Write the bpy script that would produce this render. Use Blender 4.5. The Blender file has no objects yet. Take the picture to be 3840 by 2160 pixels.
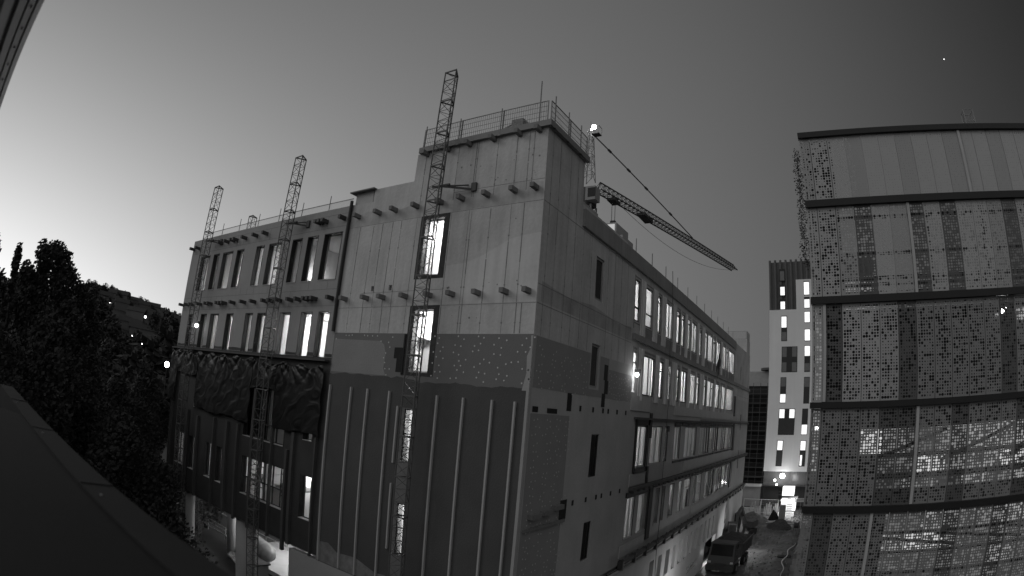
import bpy, math, random
from mathutils import Matrix, Vector
R = random.Random(7)
D = bpy.data
scene = bpy.context.scene
col = scene.collection

# ---------------------------------------------------------------- camera (wide CCTV lens with barrel distortion)
cd = D.cameras.new('camera'); cam = D.objects.new('camera', cd); col.objects.link(cam)
cd.type = 'PANO'
try: cd.panorama_type = 'FISHEYE_LENS_POLYNOMIAL'; P = cd
except Exception:
    P = cd.cycles; P.panorama_type = 'FISHEYE_LENS_POLYNOMIAL'
P.fisheye_polynomial_k0 = 0.0
P.fisheye_polynomial_k1 = -0.04981248
P.fisheye_polynomial_k2 = 0.0
P.fisheye_polynomial_k3 = 2.961363e-06
P.fisheye_polynomial_k4 = -4.888979e-07
P.fisheye_fov = math.radians(180)
cd.sensor_fit = 'HORIZONTAL'; cd.sensor_width = 36.0; cd.sensor_height = 20.25
cd.clip_start = 0.05; cd.clip_end = 5000
cam.matrix_world = Matrix(((0.8523516590, 0.0425966506, 0.5212314022, 0), (0.5162286268, -0.2280346911, -0.8255350898, 0),
                           (0.0836938120, 0.9727207744, -0.2163553578, 0), (0, 0, 0, 1)))
cd.lens = 50; cd.dof.use_dof = True; cd.dof.focus_distance = 40; cd.dof.aperture_fstop = 2.6
scene.camera = cam

# ---------------------------------------------------------------- sky: grey dawn, glow low on the left
w = D.worlds.new('World'); scene.world = w; w.use_nodes = True
nt = w.node_tree; nt.nodes.clear()
def N(t, **k):
    n = nt.nodes.new(t)
    for a, v in k.items(): setattr(n, a, v)
    return n
def mth(op, a, b=None, clamp=False):
    n = N('ShaderNodeMath', operation=op); n.use_clamp = clamp
    for i, v in enumerate((a, b)):
        if v is None: continue
        if isinstance(v, (int, float)): n.inputs[i].default_value = v
        else: nt.links.new(v, n.inputs[i])
    return n.outputs[0]
tc = N('ShaderNodeTexCoord')
nish = N('ShaderNodeTexSky'); nish.sky_type = 'NISHITA'; nish.sun_disc = False
SUN_AZ = math.radians(-98)     # measured from +Y towards +X
nish.sun_elevation = math.radians(2.0); nish.sun_rotation = SUN_AZ
bw = N('ShaderNodeRGBToBW'); nt.links.new(nish.outputs[0], bw.inputs[0])
sep = N('ShaderNodeSeparateXYZ'); nt.links.new(tc.outputs['Generated'], sep.inputs[0])
dd = mth('MULTIPLY', sep.outputs[0], -1.0)          # towards the glow, due -X
zz = mth('MAXIMUM', sep.outputs[2], 0.0)
d2 = mth('MULTIPLY', dd, dd)
ex = mth('ADD', mth('MULTIPLY', dd, 1.4402), -2.1632)
for co, x_ in ((-0.1204, zz), (0.7277, mth('MULTIPLY', dd, zz)), (-0.1566, d2), (-0.6738, mth('MULTIPLY', zz, zz)), (-3.0136, mth('MULTIPLY', d2, zz)), (1.114, mth('MULTIPLY', d2, dd))):
    ex = mth('ADD', ex, mth('MULTIPLY', x_, co))
tot = mth('ADD', mth('POWER', 2.71828, ex), 0.004)
bk = mth('ADD', mth('MULTIPLY', sep.outputs[0], 0.5), mth('MULTIPLY', sep.outputs[1], -0.87))
back = mth('MULTIPLY', mth('MULTIPLY', mth('MAXIMUM', bk, 0.0), mth('ADD', mth('MULTIPLY', zz, 0.8), 0.2)), 0.80)   # brighter open sky behind the camera
tot = mth('ADD', tot, back)
tot = mth('ADD', tot, mth('MULTIPLY', bw.outputs[0], 0.0015))
bg = N('ShaderNodeBackground'); bg.inputs[1].default_value = 1.0
cmb = N('ShaderNodeCombineColor')
for i in range(3): nt.links.new(tot, cmb.inputs[i])
nt.links.new(cmb.outputs[0], bg.inputs[0])
wo = N('ShaderNodeOutputWorld'); nt.links.new(bg.outputs[0], wo.inputs[0])

sl = D.lights.new('sun', 'SUN'); so = D.objects.new('sun', sl); col.objects.link(so)
sl.energy = 0.34; sl.angle = math.radians(22); sl.color = (1, 1, 1)
so.rotation_euler = Vector((math.sin(math.radians(-128)), math.cos(math.radians(-128)), 0.5)).to_track_quat('Z', 'Y').to_euler()
scene.view_settings.view_transform = 'Standard'; scene.view_settings.look = 'None'
scene.view_settings.exposure = 0; scene.view_settings.gamma = 1
scene.render.engine = 'CYCLES'
c = scene.cycles; c.use_denoising = True; c.max_bounces = 6; c.diffuse_bounces = 3; c.glossy_bounces = 2; c.transparent_max_bounces = 12
c.sample_clamp_indirect = 3; c.caustics_reflective = False; c.caustics_refractive = False

def lamp(x, y, z, power, r=0.15):
    l = D.lights.new('lamp_or_fill_light', 'POINT'); l.energy = power; l.shadow_soft_size = r
    o = D.objects.new('lamp_or_fill_light', l); col.objects.link(o); o.location = (x, y, z); return o
def area(x, y, z, power, sx, sy):
    l = D.lights.new('ceiling_light', 'AREA'); l.energy = power; l.shape = 'RECTANGLE'; l.size = sx; l.size_y = sy
    o = D.objects.new('ceiling_light', l); col.objects.link(o); o.location = (x, y, z); return o

# ---------------------------------------------------------------- materials
MT = {}
def mat(name, v, rough=0.85, amt=0.15, scale=1.2, fine=18.0, bump=0.0, metal=0.0, streak=0.0, spec=0.3):
    if name in MT: return MT[name]
    m = D.materials.new(name); m.use_nodes = True; t = m.node_tree; b = t.nodes['Principled BSDF']; L = t.links
    b.inputs['Roughness'].default_value = rough; b.inputs['Metallic'].default_value = metal
    b.inputs['Specular IOR Level'].default_value = spec
    g = t.nodes.new('ShaderNodeNewGeometry')
    n1 = t.nodes.new('ShaderNodeTexNoise'); n1.inputs['Scale'].default_value = scale; n1.inputs['Detail'].default_value = 5
    n2 = t.nodes.new('ShaderNodeTexNoise'); n2.inputs['Scale'].default_value = fine; n2.inputs['Detail'].default_value = 3
    L.new(g.outputs['Position'], n1.inputs['Vector']); L.new(g.outputs['Position'], n2.inputs['Vector'])
    def M(op, a, bb):
        n = t.nodes.new('ShaderNodeMath'); n.operation = op
        for i, x in enumerate((a, bb)):
            if isinstance(x, (int, float)): n.inputs[i].default_value = x
            else: L.new(x, n.inputs[i])
        return n.outputs[0]
    s = M('ADD', M('MULTIPLY', M('SUBTRACT', n1.outputs[0], 0.5), 2.6 * amt), M('MULTIPLY', M('SUBTRACT', n2.outputs[0], 0.5), 1.1 * amt))
    if streak:
        mp = t.nodes.new('ShaderNodeMapping'); mp.inputs['Scale'].default_value = (2.2, 2.2, 0.12)
        L.new(g.outputs['Position'], mp.inputs['Vector'])
        n3 = t.nodes.new('ShaderNodeTexNoise'); n3.inputs['Scale'].default_value = 1.6; n3.inputs['Detail'].default_value = 6
        L.new(mp.outputs[0], n3.inputs['Vector'])
        s = M('ADD', s, M('MULTIPLY', M('SUBTRACT', n3.outputs[0], 0.5), 2.4 * streak))
    val = M('MAXIMUM', M('MULTIPLY', M('ADD', s, 1.0), v), 0.002)
    cc = t.nodes.new('ShaderNodeCombineColor')
    for i in range(3): L.new(val, cc.inputs[i])
    L.new(cc.outputs[0], b.inputs['Base Color'])
    if bump:
        bp = t.nodes.new('ShaderNodeBump'); bp.inputs['Strength'].default_value = bump; bp.inputs['Distance'].default_value = 0.05
        L.new(n2.outputs[0], bp.inputs['Height']); L.new(bp.outputs[0], b.inputs['Normal'])
    MT[name] = m; return m
def emit(name, v, var=0.0, scale=2.0):
    if name in MT: return MT[name]
    m = D.materials.new(name); m.use_nodes = True; t = m.node_tree; t.nodes.clear()
    e = t.nodes.new('ShaderNodeEmission'); e.inputs[0].default_value = (1, 1, 1, 1); e.inputs[1].default_value = v
    if var:
        g = t.nodes.new('ShaderNodeNewGeometry'); n = t.nodes.new('ShaderNodeTexNoise'); n.inputs['Scale'].default_value = scale
        t.links.new(g.outputs['Position'], n.inputs['Vector'])
        a = t.nodes.new('ShaderNodeMath'); a.operation = 'MULTIPLY_ADD'; a.inputs[1].default_value = 2 * var * v; a.inputs[2].default_value = v * (1 - var)
        t.links.new(n.outputs[0], a.inputs[0]); t.links.new(a.outputs[0], e.inputs[1])
    o = t.nodes.new('ShaderNodeOutputMaterial'); t.links.new(e.outputs[0], o.inputs[0]); MT[name] = m; return m
def glass(name, gloss=0.12, tint=0.9):
    if name in MT: return MT[name]
    m = D.materials.new(name); m.use_nodes = True; t = m.node_tree; t.nodes.clear()
    a = t.nodes.new('ShaderNodeBsdfTransparent'); a.inputs[0].default_value = (tint, tint, tint, 1)
    b = t.nodes.new('ShaderNodeBsdfGlossy'); b.inputs['Roughness'].default_value = 0.02; b.inputs[0].default_value = (.9, .9, .9, 1)
    f = t.nodes.new('ShaderNodeFresnel'); f.inputs[0].default_value = 1.45
    mx = t.nodes.new('ShaderNodeMixShader'); t.links.new(f.outputs[0], mx.inputs[0]); t.links.new(a.outputs[0], mx.inputs[1]); t.links.new(b.outputs[0], mx.inputs[2])
    o = t.nodes.new('ShaderNodeOutputMaterial'); t.links.new(mx.outputs[0], o.inputs[0]); MT[name] = m; return m
CON = mat('raw_concrete', 0.49, amt=0.22, scale=0.55, fine=7, streak=0.17, bump=0.25)
JNT = mat('formwork_joint', 0.22, amt=0.3, scale=3)
CONR = mat('end_wall_concrete', 0.48, amt=0.25, scale=0.6, fine=7, streak=0.2, bump=0.25)
INS = mat('insulation_board', 0.17, amt=0.07, scale=1.0, fine=20, bump=0.15)
INSL = mat('light_render', 0.26, amt=0.12, scale=0.9, fine=12, bump=0.2)
BASE_ = mat('dark_base_coat', 0.082, amt=0.16, scale=0.8, fine=14, bump=0.2)
WBASE = mat('wing_dark_sheathing', 0.048, amt=0.3, scale=0.9, rough=0.7)
BLOCK = mat('wing_board', 0.31, amt=0.09, scale=0.8, fine=12, streak=0.07, bump=0.2)
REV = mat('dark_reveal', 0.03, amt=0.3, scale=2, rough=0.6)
STEEL = mat('galvanised_steel', 0.22, rough=0.5, metal=0.3, amt=0.1, scale=4)
DSTEEL = mat('dark_steel', 0.06, rough=0.55, amt=0.2, scale=3)
FRM = mat('window_frame_paint', 0.42, rough=0.5, amt=0.05)
DFRM = mat('dark_window_frame', 0.05, rough=0.45, amt=0.1)
WHITE = mat('white_render', 0.70, amt=0.05, scale=0.5, streak=0.05)
PLAST = mat('interior_plaster', 0.62, amt=0.07, scale=0.7)
SLAB = mat('floor_slab_concrete', 0.34, amt=0.1, scale=0.8)
TIM = mat('timber', 0.19, amt=0.2, scale=3, fine=30)
FIN = mat('batten_timber', 0.42, amt=0.08, scale=2)
DOT = mat('anchor_cap', 0.62, amt=0.03)
GL = glass('window_glass')
LIT = emit('lit_window', 1.15, 0.25, 1.3); LITD = emit('dim_lit_window', 0.32, 0.5, 1.0)
BRIGHT = emit('bright_lamp', 14.0); SPARK = emit('street_lamp_glow', 6.0)

# ---------------------------------------------------------------- mesh builder
ORD = ['first', 'second', 'third', 'fourth', 'fifth', 'sixth', 'seventh', 'eighth', 'ninth', 'tenth', 'eleventh', 'twelfth']
class MB:
    def __init__(s, face=None): s.v = []; s.f = []; s.face = face
    def split(s, n, name, m, parent):      # one part per box of n vertices
        per = len(s.v) // n
        fp = len(s.f) // per
        for k in range(per):
            q = MB(); q.v = s.v[k * n:(k + 1) * n]; q.f = [tuple(i - k * n for i in f) for f in s.f[k * fp:(k + 1) * fp]]; q.build(name, m, parent)
    def map(s, p):
        if s.face == 'L': return (p[0], 17.0 + p[1], p[2])        # left facade: u=x, depth, z
        if s.face == 'R': return (-9.68 - p[1], p[0], p[2])       # street facade: u=y
        return p
    def add(s, vs, fs):
        n = len(s.v); s.v += [s.map(p) for p in vs]; s.f += [tuple(i + n for i in f) for f in fs]; return s
    def box(s, a, b, c_, d, e, f):
        a, b = min(a, b), max(a, b); c_, d = min(c_, d), max(c_, d); e, f = min(e, f), max(e, f)
        return s.add([(a, c_, e), (b, c_, e), (b, d, e), (a, d, e), (a, c_, f), (b, c_, f), (b, d, f), (a, d, f)],
                     [(0, 3, 2, 1), (4, 5, 6, 7), (0, 1, 5, 4), (1, 2, 6, 5), (2, 3, 7, 6), (3, 0, 4, 7)])
    def bar(s, p, q, wd=0.05, n=4, w2=None):
        p = Vector(p); q = Vector(q); d = (q - p).normalized()
        u = d.cross(Vector((0, 0, 1)) if abs(d.z) < 0.95 else Vector((0, 1, 0))).normalized(); v = d.cross(u)
        w2 = wd if w2 is None else w2; vs = []
        for e_, ww in ((p, wd), (q, w2)):
            for k in range(n):
                a = 2 * math.pi * (k + .5) / n; vs.append(tuple(e_ + (u * math.cos(a) + v * math.sin(a)) * ww * (0.7071 if n == 4 else 0.5)))
        fs = [(k, (k + 1) % n, n + (k + 1) % n, n + k) for k in range(n)] + [tuple(range(n))[::-1], tuple(range(n, 2 * n))]
        return s.add(vs, fs)
    def poly(s, pts, d0, d1):      # polygon in (u,z), extruded in depth
        n = len(pts)
        return s.add([(p[0], d0, p[1]) for p in pts] + [(p[0], d1, p[1]) for p in pts],
                     [tuple(range(n)), tuple(range(2 * n - 1, n - 1, -1))] + [(k, n + k, n + (k + 1) % n, (k + 1) % n) for k in range(n)])
    def disc(s, u, z, r, d=-0.012, n=8):
        return s.add([(u, d, z)] + [(u + r * math.cos(2 * math.pi * k / n), d, z + r * math.sin(2 * math.pi * k / n)) for k in range(n)], [(0, 1 + k, 1 + (k + 1) % n) for k in range(n)])
    def wall(s, u0, u1, z0, z1, d0, d1, holes):
        us = sorted({u0, u1} | {max(u0, min(u1, h[i])) for h in holes for i in (0, 1)})
        zs = sorted({z0, z1} | {max(z0, min(z1, h[i])) for h in holes for i in (2, 3)})
        nu, nz = len(us) - 1, len(zs) - 1
        solid = [[not any(h[0] - 1e-6 < (us[i] + us[i + 1]) / 2 < h[1] and h[2] < (zs[j] + zs[j + 1]) / 2 < h[3] for h in holes) for j in range(nz)] for i in range(nu)]
        S = lambda i, j: 0 <= i < nu and 0 <= j < nz and solid[i][j]
        for i in range(nu):
            for j in range(nz):
                if not solid[i][j]: continue
                a, b, c_, d = us[i], us[i + 1], zs[j], zs[j + 1]
                for dd in (d0, d1): s.add([(a, dd, c_), (b, dd, c_), (b, dd, d), (a, dd, d)], [(0, 1, 2, 3)])
                if not S(i - 1, j): s.add([(a, d0, c_), (a, d1, c_), (a, d1, d), (a, d0, d)], [(0, 1, 2, 3)])
                if not S(i + 1, j): s.add([(b, d0, c_), (b, d1, c_), (b, d1, d), (b, d0, d)], [(0, 1, 2, 3)])
                if not S(i, j - 1): s.add([(a, d0, c_), (a, d1, c_), (b, d1, c_), (b, d0, c_)], [(0, 1, 2, 3)])
                if not S(i, j + 1): s.add([(a, d0, d), (a, d1, d), (b, d1, d), (b, d0, d)], [(0, 1, 2, 3)])
        return s
    def build(s, name, m, parent=None, smooth=False):
        me = D.meshes.new(name); me.from_pydata(s.v, [], s.f); me.materials.append(m); me.update()
        if smooth:
            for p in me.polygons: p.use_smooth = True
        o = D.objects.new(name, me); col.objects.link(o)
        if parent is not None:
            o.parent = parent
            l = parent.matrix_basis.translation
            if parent.get('category') is not None and parent.type == 'EMPTY' and not parent.get('local'):
                o.matrix_parent_inverse = Matrix.Translation(-l)
        return o
def tag(o, label, cat, group=None, kind=None):
    if label: o['label'] = label
    if cat: o['category'] = cat
    if group: o['group'] = group
    if kind: o['kind'] = kind
    return o
def thing(name, loc, label, cat, group=None, local=False, rz=0.0):
    o = D.objects.new(name, None); col.objects.link(o); o.location = loc; o.rotation_euler = (0, 0, rz); o.empty_display_size = 0.3
    tag(o, label, cat, group)
    if local: o['local'] = 1
    return o
def children(o): return [x for x in D.objects if x.parent == o]
def copy_tree(o, parent=None):
    kids = children(o); c_ = o.copy(); col.objects.link(c_)
    if parent is not None: c_.parent = parent
    for k in kids: copy_tree(k, c_)
    return c_
def struct(name, mb, m):
    o = mb.build(name, m); o['kind'] = 'structure'; return o
GZ = -13.2

# ---------------------------------------------------------------- ground, dirt street, hill
mb = MB(); mb.box(-900, 900, -400, 900, GZ - 1, GZ - 0.35); struct('ground', mb, mat('ground_soil', 0.07, amt=0.25, scale=0.3, fine=3))
def noise2(x, y):
    return (math.sin(x * 1.3 + 2 * math.sin(y * .7)) + math.sin(y * 1.9 + 1.5 * math.sin(x * 1.1)) + .5 * math.sin(x * 4.1 + y * 3.3) + .4 * math.sin(x * 7.3 - y * 5.9)) / 3
mb = MB(); nx, ny = 60, 240; x0, x1, y0, y1 = -10.2, 6.0, 18.0, 92.0
for j in range(ny + 1):
    for i in range(nx + 1):
        x = x0 + (x1 - x0) * i / nx; y = y0 + (y1 - y0) * j / ny
        rut = 0.08 * math.exp(-((x + 5.4 + .5 * math.sin(y * .13)) / .35) ** 2) + 0.08 * math.exp(-((x + 3.6 + .5 * math.sin(y * .13)) / .35) ** 2)
        mb.v.append((x, y, GZ + 0.10 * noise2(x * .8, y * .5) + 0.03 * noise2(x * 3.7, y * 3.1) - rut))
mb.f = [(j * (nx + 1) + i, j * (nx + 1) + i + 1, (j + 1) * (nx + 1) + i + 1, (j + 1) * (nx + 1) + i) for j in range(ny) for i in range(nx)]
struct('dirt_street', mb, mat('trampled_mud', 0.10, amt=0.5, scale=0.45, fine=5, rough=0.75, bump=0.6, spec=0.4))

hill_az = [(-130, 4.4), (-95, 4.4), (-85, 4.2), (-79, 4.8), (-75, 5.45), (-72.7, 5.2), (-70.4, 4.95), (-69, 4.7), (-66.8, 4.3), (-65.5, 4.2), (-60, 3.6), (-50, 3.0), (-35, 2.4), (-20, 2.0), (10, 1.6)]
def hel(az):
    for (a, e), (b, f) in zip(hill_az, hill_az[1:]):
        if a <= az <= b: return e + (f - e) * (az - a) / (b - a)
    return 1.6
def hill_h(x, y):
    r = math.hypot(x, y); az = math.degrees(math.atan2(x, y)); t = max(0, min(1, (r - 95) / 330.0)); t = t * t * (3 - 2 * t)
    top = 425 * math.tan(math.radians(hel(max(-130, min(10, az))))) - GZ
    return GZ - .3 + t * top * (1.0) + (1.2 * noise2(x * .05, y * .06)) * t - max(0, r - 425) * 0.03
mb = MB(); na, nr = 110, 60
for i in range(na + 1):
    az = math.radians(-130 + 140 * i / na)
    for j in range(nr + 1):
        r = 92 + 560 * (j / nr) ** 1.3; x, y = r * math.sin(az), r * math.cos(az); mb.v.append((x, y, hill_h(x, y)))
mb.f = [(i * (nr + 1) + j, (i + 1) * (nr + 1) + j, (i + 1) * (nr + 1) + j + 1, i * (nr + 1) + j + 1) for i in range(na) for j in range(nr)]
struct('hill', mb, mat('hill_grass', 0.035, amt=0.4, scale=0.03, fine=.4))

# ---------------------------------------------------------------- the building under construction
B = thing('construction_building', (-9.68, 17.0, GZ), 'large concrete building under construction, partly insulated, filling the middle of the picture', 'building')
FL = [8.35, 4.35, 0.45, -3.45, -7.55]          # slab levels
rowA = [(-35.5, -34.1), (-33.6, -32.75), (-32.3, -30.95), (-30.5, -29.6), (-28.22, -27.33), (-26.87, -25.6), (-24.6, -23.69), (-23.26, -22.35), (-21.9, -20.5)]
rowB = [(-35.95, -35.1), (-33.97, -33.1), (-32.6, -31.45), (-30.45, -29.58), (-28.2, -27.37), (-26.9, -25.94), (-24.68, -23.7), (-22.82, -21.89), (-21.43, -20.55)]
rowC = [(-33.3, -32.7), (-27.0, -23.05), (-21.57, -20.8)]
rowD = [(-35.95, -34.4), (-33.7, -32.7), (-31.35, -30.4), (-29.85, -29.1), (-26.93, -22.78), (-21.52, -20.53)]
Lh = [(a, b, 5.3, 7.68) for a, b in rowA] + [(a, b, 1.42, 3.78) for a, b in rowB]
Lh2 = [(rowC[0][0], rowC[0][1], -2.1, -0.1), (rowC[1][0], rowC[1][1], -2.95, -0.2), (rowC[2][0], rowC[2][1], -2.36, -0.2)]
Lh2 += [(a, b, -6.15, -4.0) for a, b in rowD]
MB('L').wall(-37.15, -20.02, 1.62, 8.94, 0, .4, Lh).build('wing_wall', BLOCK, B)
MB('L').wall(-37.15, -20.02, -7.66, 1.62, 0, .4, Lh2).build('wing_lower_wall', WBASE, B)
stair = [(-15.3, -14.2, 5.15, 7.66), (-15.3, -14.2, 1.22, 3.82), (-15.23, -14.78, -2.33, -0.25), (-15.2, -14.79, -6.18, -4.06)]
# tower and core, one stepped concrete sheet
core = MB('L'); core.wall(-20.02, -16.27, 2.78, 8.90, 0, .35, [(-16.9, -16.72, 4.62, 4.85), (-17.98, -17.8, 4.62, 4.85)]); core.wall(-16.27, -9.69, 2.78, 10.82, 0, .35, stair[:2])
core.wall(-18.7, -16.27, 8.90, 9.52, 0, .35, [])
core.build('concrete_core_wall', CON, B)
low = MB('L').wall(-20.02, -9.69, -7.88, 2.78, 0.0, .35, stair[1:]); low.build('core_lower_wall', INS, B)
Rwin1 = [(27.25, 28.05), (29.05, 30.25), (31.3, 32.0), (33.05, 34.62), (35.5, 36.5), (36.9, 37.72), (38.58, 39.4), (39.87, 41.45), (42.3, 43.2), (44.52, 45.43), (45.6, 47.3), (47.8, 48.78), (49.4, 51.3), (52.3, 54.15), (54.5, 55.5), (55.85, 59.4)]
Rwin2 = [(27.4, 28.1), (29.1, 31.15), (32.1, 32.93), (34.1, 34.6), (36.1, 36.8), (37.25, 38.9), (39.9, 41.36), (42.0, 42.95), (44.5, 45.55), (46.0, 47.2), (47.5, 48.5), (49.6, 51.3), (51.7, 52.5), (52.8, 54.5), (55.0, 59.3)]
Rwin3 = [(28.55, 30.25), (31.15, 33.45), (34.0, 34.78), (36.27, 37.95), (39.2, 42.88)] + [(44.1 + 1.98 * q, 45.92 + 1.98 * q) for q in range(8)]
Rwin4 = [(27.92, 29.3), (29.85, 31.6), (33.13, 33.95), (34.45, 35.2), (36.3, 37.4), (38.65, 39.5), (40.1, 42.2), (43.25, 44.0), (44.3, 46.1)] + [(47.4 + 2.04 * q, 49.28 + 2.04 * q) for q in range(6)]
slit = [(22.04, 22.96, 5.12, 7.05), (22.05, 22.95, 1.32, 3.2), (22.65, 23.55, -2.55, -0.67), (22.65, 23.5, -6.35, -4.56), (64.0, 64.5, 4.95, 6.5), (65.5, 66.2, -0.6, 1.2), (65.5, 66.2, -5.0, -2.9)]
up = MB('R').wall(17.012, 71.8, 2.78, 8.62, 0, .14, [(a, b, 5.12, 7.32) for a, b in Rwin1] + [(a, b, 1.4, 3.58) for a, b in Rwin2] + slit)
up.wall(17.012, 20.35, 8.62, 10.82, 0, .35, []); up.wall(20.35, 25.9, 8.62, 8.85, 0, .35, []); up.build('street_concrete_wall', CONR, B)
MB('R').wall(17.012, 71.8, -7.6, 2.78, 0, .14, [(a, b, 1.4, 3.58) for a, b in Rwin2] + [(a, b, -2.45, -0.22) for a, b in Rwin3] + [(a, b, -6.28, -4.0) for a, b in Rwin4] + slit).build('street_lower_wall', mat('street_wall_render', 0.42, amt=0.15, scale=0.7, fine=9, streak=0.06, bump=0.3), B)
# tower roof band, underside proud of the wall
MB().box(-16.12, -9.5, 16.84, 20.5, 10.80, 11.06).build('parapet', mat('parapet_concrete', 0.24, amt=.1), B)
# shell: rear walls, roof slabs, floors
sh = MB()
sh.box(-37.15, -20.1, 30.0, 30.3, -7.6, 8.9); sh.box(-37.15, -36.85, 17.45, 30.0, -7.6, 8.9)
sh.box(-22.3, -22.0, 30.3, 71.6, GZ, 8.5); sh.box(-22.0, -10.03, 71.45, 71.75, GZ, 8.6)
sh.box(-16.1, -15.8, 17.36, 20.4, 2.8, 10.78); sh.box(-16.1, -10.05, 20.1, 20.38, 8.7, 10.78); sh.box(-19.8, -16.12, 20.1, 20.38, 8.3, 9.5)
sh.box(-10.05, -9.9, 17.36, 20.3, 8.65, 10.78)
sh.split(8, 'rear_wall', CONR, B)
fl = MB()
for i, z in enumerate(FL):
    fl.box(-36.84, -20.3, 17.41, 29.98, z - .35, z); fl.box(-20.2, -9.84, 17.37, 29.98, z - .35, z); fl.box(-21.98, -9.84, 30.02, 71.44, z - .35, z)
fl.split(8, 'floor_slab', SLAB, B)
pt = MB()
for z0_, z1_ in ((4.36, 7.98), (.46, 3.98), (-3.44, .08), (-7.54, -3.82)):
    pt.box(-36.8, -20.35, 22.6, 22.75, z0_, z1_)
    for x in (-33.0, -29.0, -25.2, -20.3): pt.box(x - .07, x + .07, 17.42, 22.55, z0_, z1_)
    pt.box(-17.0, -16.85, 17.4, 29.9, z0_, z1_)
    pt.box(-15.6, -15.45, 24.0, 71.4, z0_, z1_)
    for y in (31.0, 35.3, 41.6, 48.9, 55.6, 60.6): pt.box(-15.4, -9.84, y - .07, y + .07, z0_, z1_)
    pt.box(-16.8, -13.3, 19.6, 19.75, z0_, z1_); pt.box(-13.3, -13.15, 17.4, 19.6, z0_, z1_); pt.box(-16.8, -10.1, 26.4, 26.55, z0_, z1_)
pt.split(8, 'partition_wall', PLAST, B)

def window(face, u0, u1, z0, z1, rec=.28, fw=.07, mull=(), trans=(), fm=None, rev=True, lining=.035):
    f = MB(face); d0, d1 = rec - .06, rec; i = .004
    a, b, c_, d = u0 + i, u1 - i, z0 + i, z1 - i
    f.box(a, a + fw, d0, d1, c_, d); f.box(b - fw, b, d0, d1, c_, d); f.box(a + fw, b - fw, d0, d1, c_, c_ + fw); f.box(a + fw, b - fw, d0, d1, d - fw, d)
    for m in mull: f.box(m - fw / 2, m + fw / 2, d0 + .005, d1, c_ + fw, d - fw)
    for tz in trans: f.box(a + fw, b - fw, d0 + .008, d1 - .004, tz - fw / 2, tz + fw / 2)
    wn = f.build('window', fm or FRM, B)
    p = MB(face); p.add([(a + fw, d1 - .02, c_ + fw), (b - fw, d1 - .02, c_ + fw), (b - fw, d1 - .02, d - fw), (a + fw, d1 - .02, d - fw)], [(0, 1, 2, 3)]); p.build('pane', GL, wn)
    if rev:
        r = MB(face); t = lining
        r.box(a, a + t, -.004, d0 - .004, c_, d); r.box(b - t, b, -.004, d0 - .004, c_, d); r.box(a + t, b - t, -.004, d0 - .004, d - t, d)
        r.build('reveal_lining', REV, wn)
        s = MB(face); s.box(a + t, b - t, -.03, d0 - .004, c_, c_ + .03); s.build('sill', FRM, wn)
    return wn
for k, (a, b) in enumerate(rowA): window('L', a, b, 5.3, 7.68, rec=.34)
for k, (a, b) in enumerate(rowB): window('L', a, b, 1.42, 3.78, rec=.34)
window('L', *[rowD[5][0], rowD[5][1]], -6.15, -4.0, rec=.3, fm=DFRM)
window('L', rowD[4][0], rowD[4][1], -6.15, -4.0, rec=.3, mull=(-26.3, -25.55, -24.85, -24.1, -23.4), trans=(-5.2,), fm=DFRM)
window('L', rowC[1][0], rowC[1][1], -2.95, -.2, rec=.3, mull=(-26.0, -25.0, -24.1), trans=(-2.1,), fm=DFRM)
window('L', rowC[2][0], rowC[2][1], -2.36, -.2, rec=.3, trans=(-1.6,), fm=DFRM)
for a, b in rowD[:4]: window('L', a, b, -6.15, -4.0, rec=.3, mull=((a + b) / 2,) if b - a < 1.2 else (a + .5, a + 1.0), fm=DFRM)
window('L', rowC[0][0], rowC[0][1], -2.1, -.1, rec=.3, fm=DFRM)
for a, b, z0_, z1_ in stair[:2]: window('L', a, b, z0_, z1_, rec=.3, fw=.09, rev=True, lining=.06)
for a, b, z0_, z1_ in stair[2:]: window('L', a, b, z0_, z1_, rec=.12, fw=.03, rev=False, fm=DFRM, trans=(z0_ + .55, z0_ + 1.1, z0_ + 1.65))
# dark surrounds painted round the two upper stair windows
s_ = MB('L')
for z0_, z1_ in ((5.15, 7.66), (1.22, 3.82)):
    s_.wall(-15.52, -13.98, z0_ - .13, z1_ + .1, -.008, -.001, [(-15.3, -14.2, z0_, z1_)])
s_.build('bitumen_surround', mat('bitumen', 0.05, amt=.4, scale=5), B)
for (a, b, z0_, z1_) in slit[:2]: window('R', a, b, z0_, z1_, rec=.12, fw=.1, rev=False, fm=mat('pale_timber_frame', .30, amt=.1))
for (a, b, z0_, z1_) in slit[2:]: window('R', a, b, z0_, z1_, rec=.12, fw=.03, rev=False, fm=DFRM)
for k, (a, b) in enumerate(Rwin1):
    wd_ = b - a; m = [a + wd_ / 2] if wd_ > 1.4 else []
    if wd_ > 3: m = [a + wd_ * q for q in (.25, .5, .75)]
    window('R', a, b, 5.12, 7.32, rec=.09, mull=m, trans=(6.95,) if wd_ < 1.2 and k > 1 else ((5.85,) if k < 2 else ()), fm=DFRM if k != 10 else FRM, rev=False)
for k, (a, b) in enumerate(Rwin2):
    wd_ = b - a; m = [a + wd_ / 2] if wd_ > 1.4 else []
    if wd_ > 3: m = [a + wd_ * q for q in (.17, .33, .5, .67, .83)]
    window('R', a, b, 1.4, 3.58, rec=.09, mull=m, trans=(3.0,) if wd_ < 1.2 else (), fm=DFRM if k % 3 else FRM, rev=False)
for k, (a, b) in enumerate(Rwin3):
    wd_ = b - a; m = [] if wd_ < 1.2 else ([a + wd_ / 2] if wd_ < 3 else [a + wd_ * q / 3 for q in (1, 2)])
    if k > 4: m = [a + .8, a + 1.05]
    window('R', a, b, -2.45, -.22, rec=.09, mull=m, fm=(FRM if k != 2 else DFRM) if k < 5 or k % 2 else DFRM, rev=True, fw=.07 if k < 5 else .09)
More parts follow.
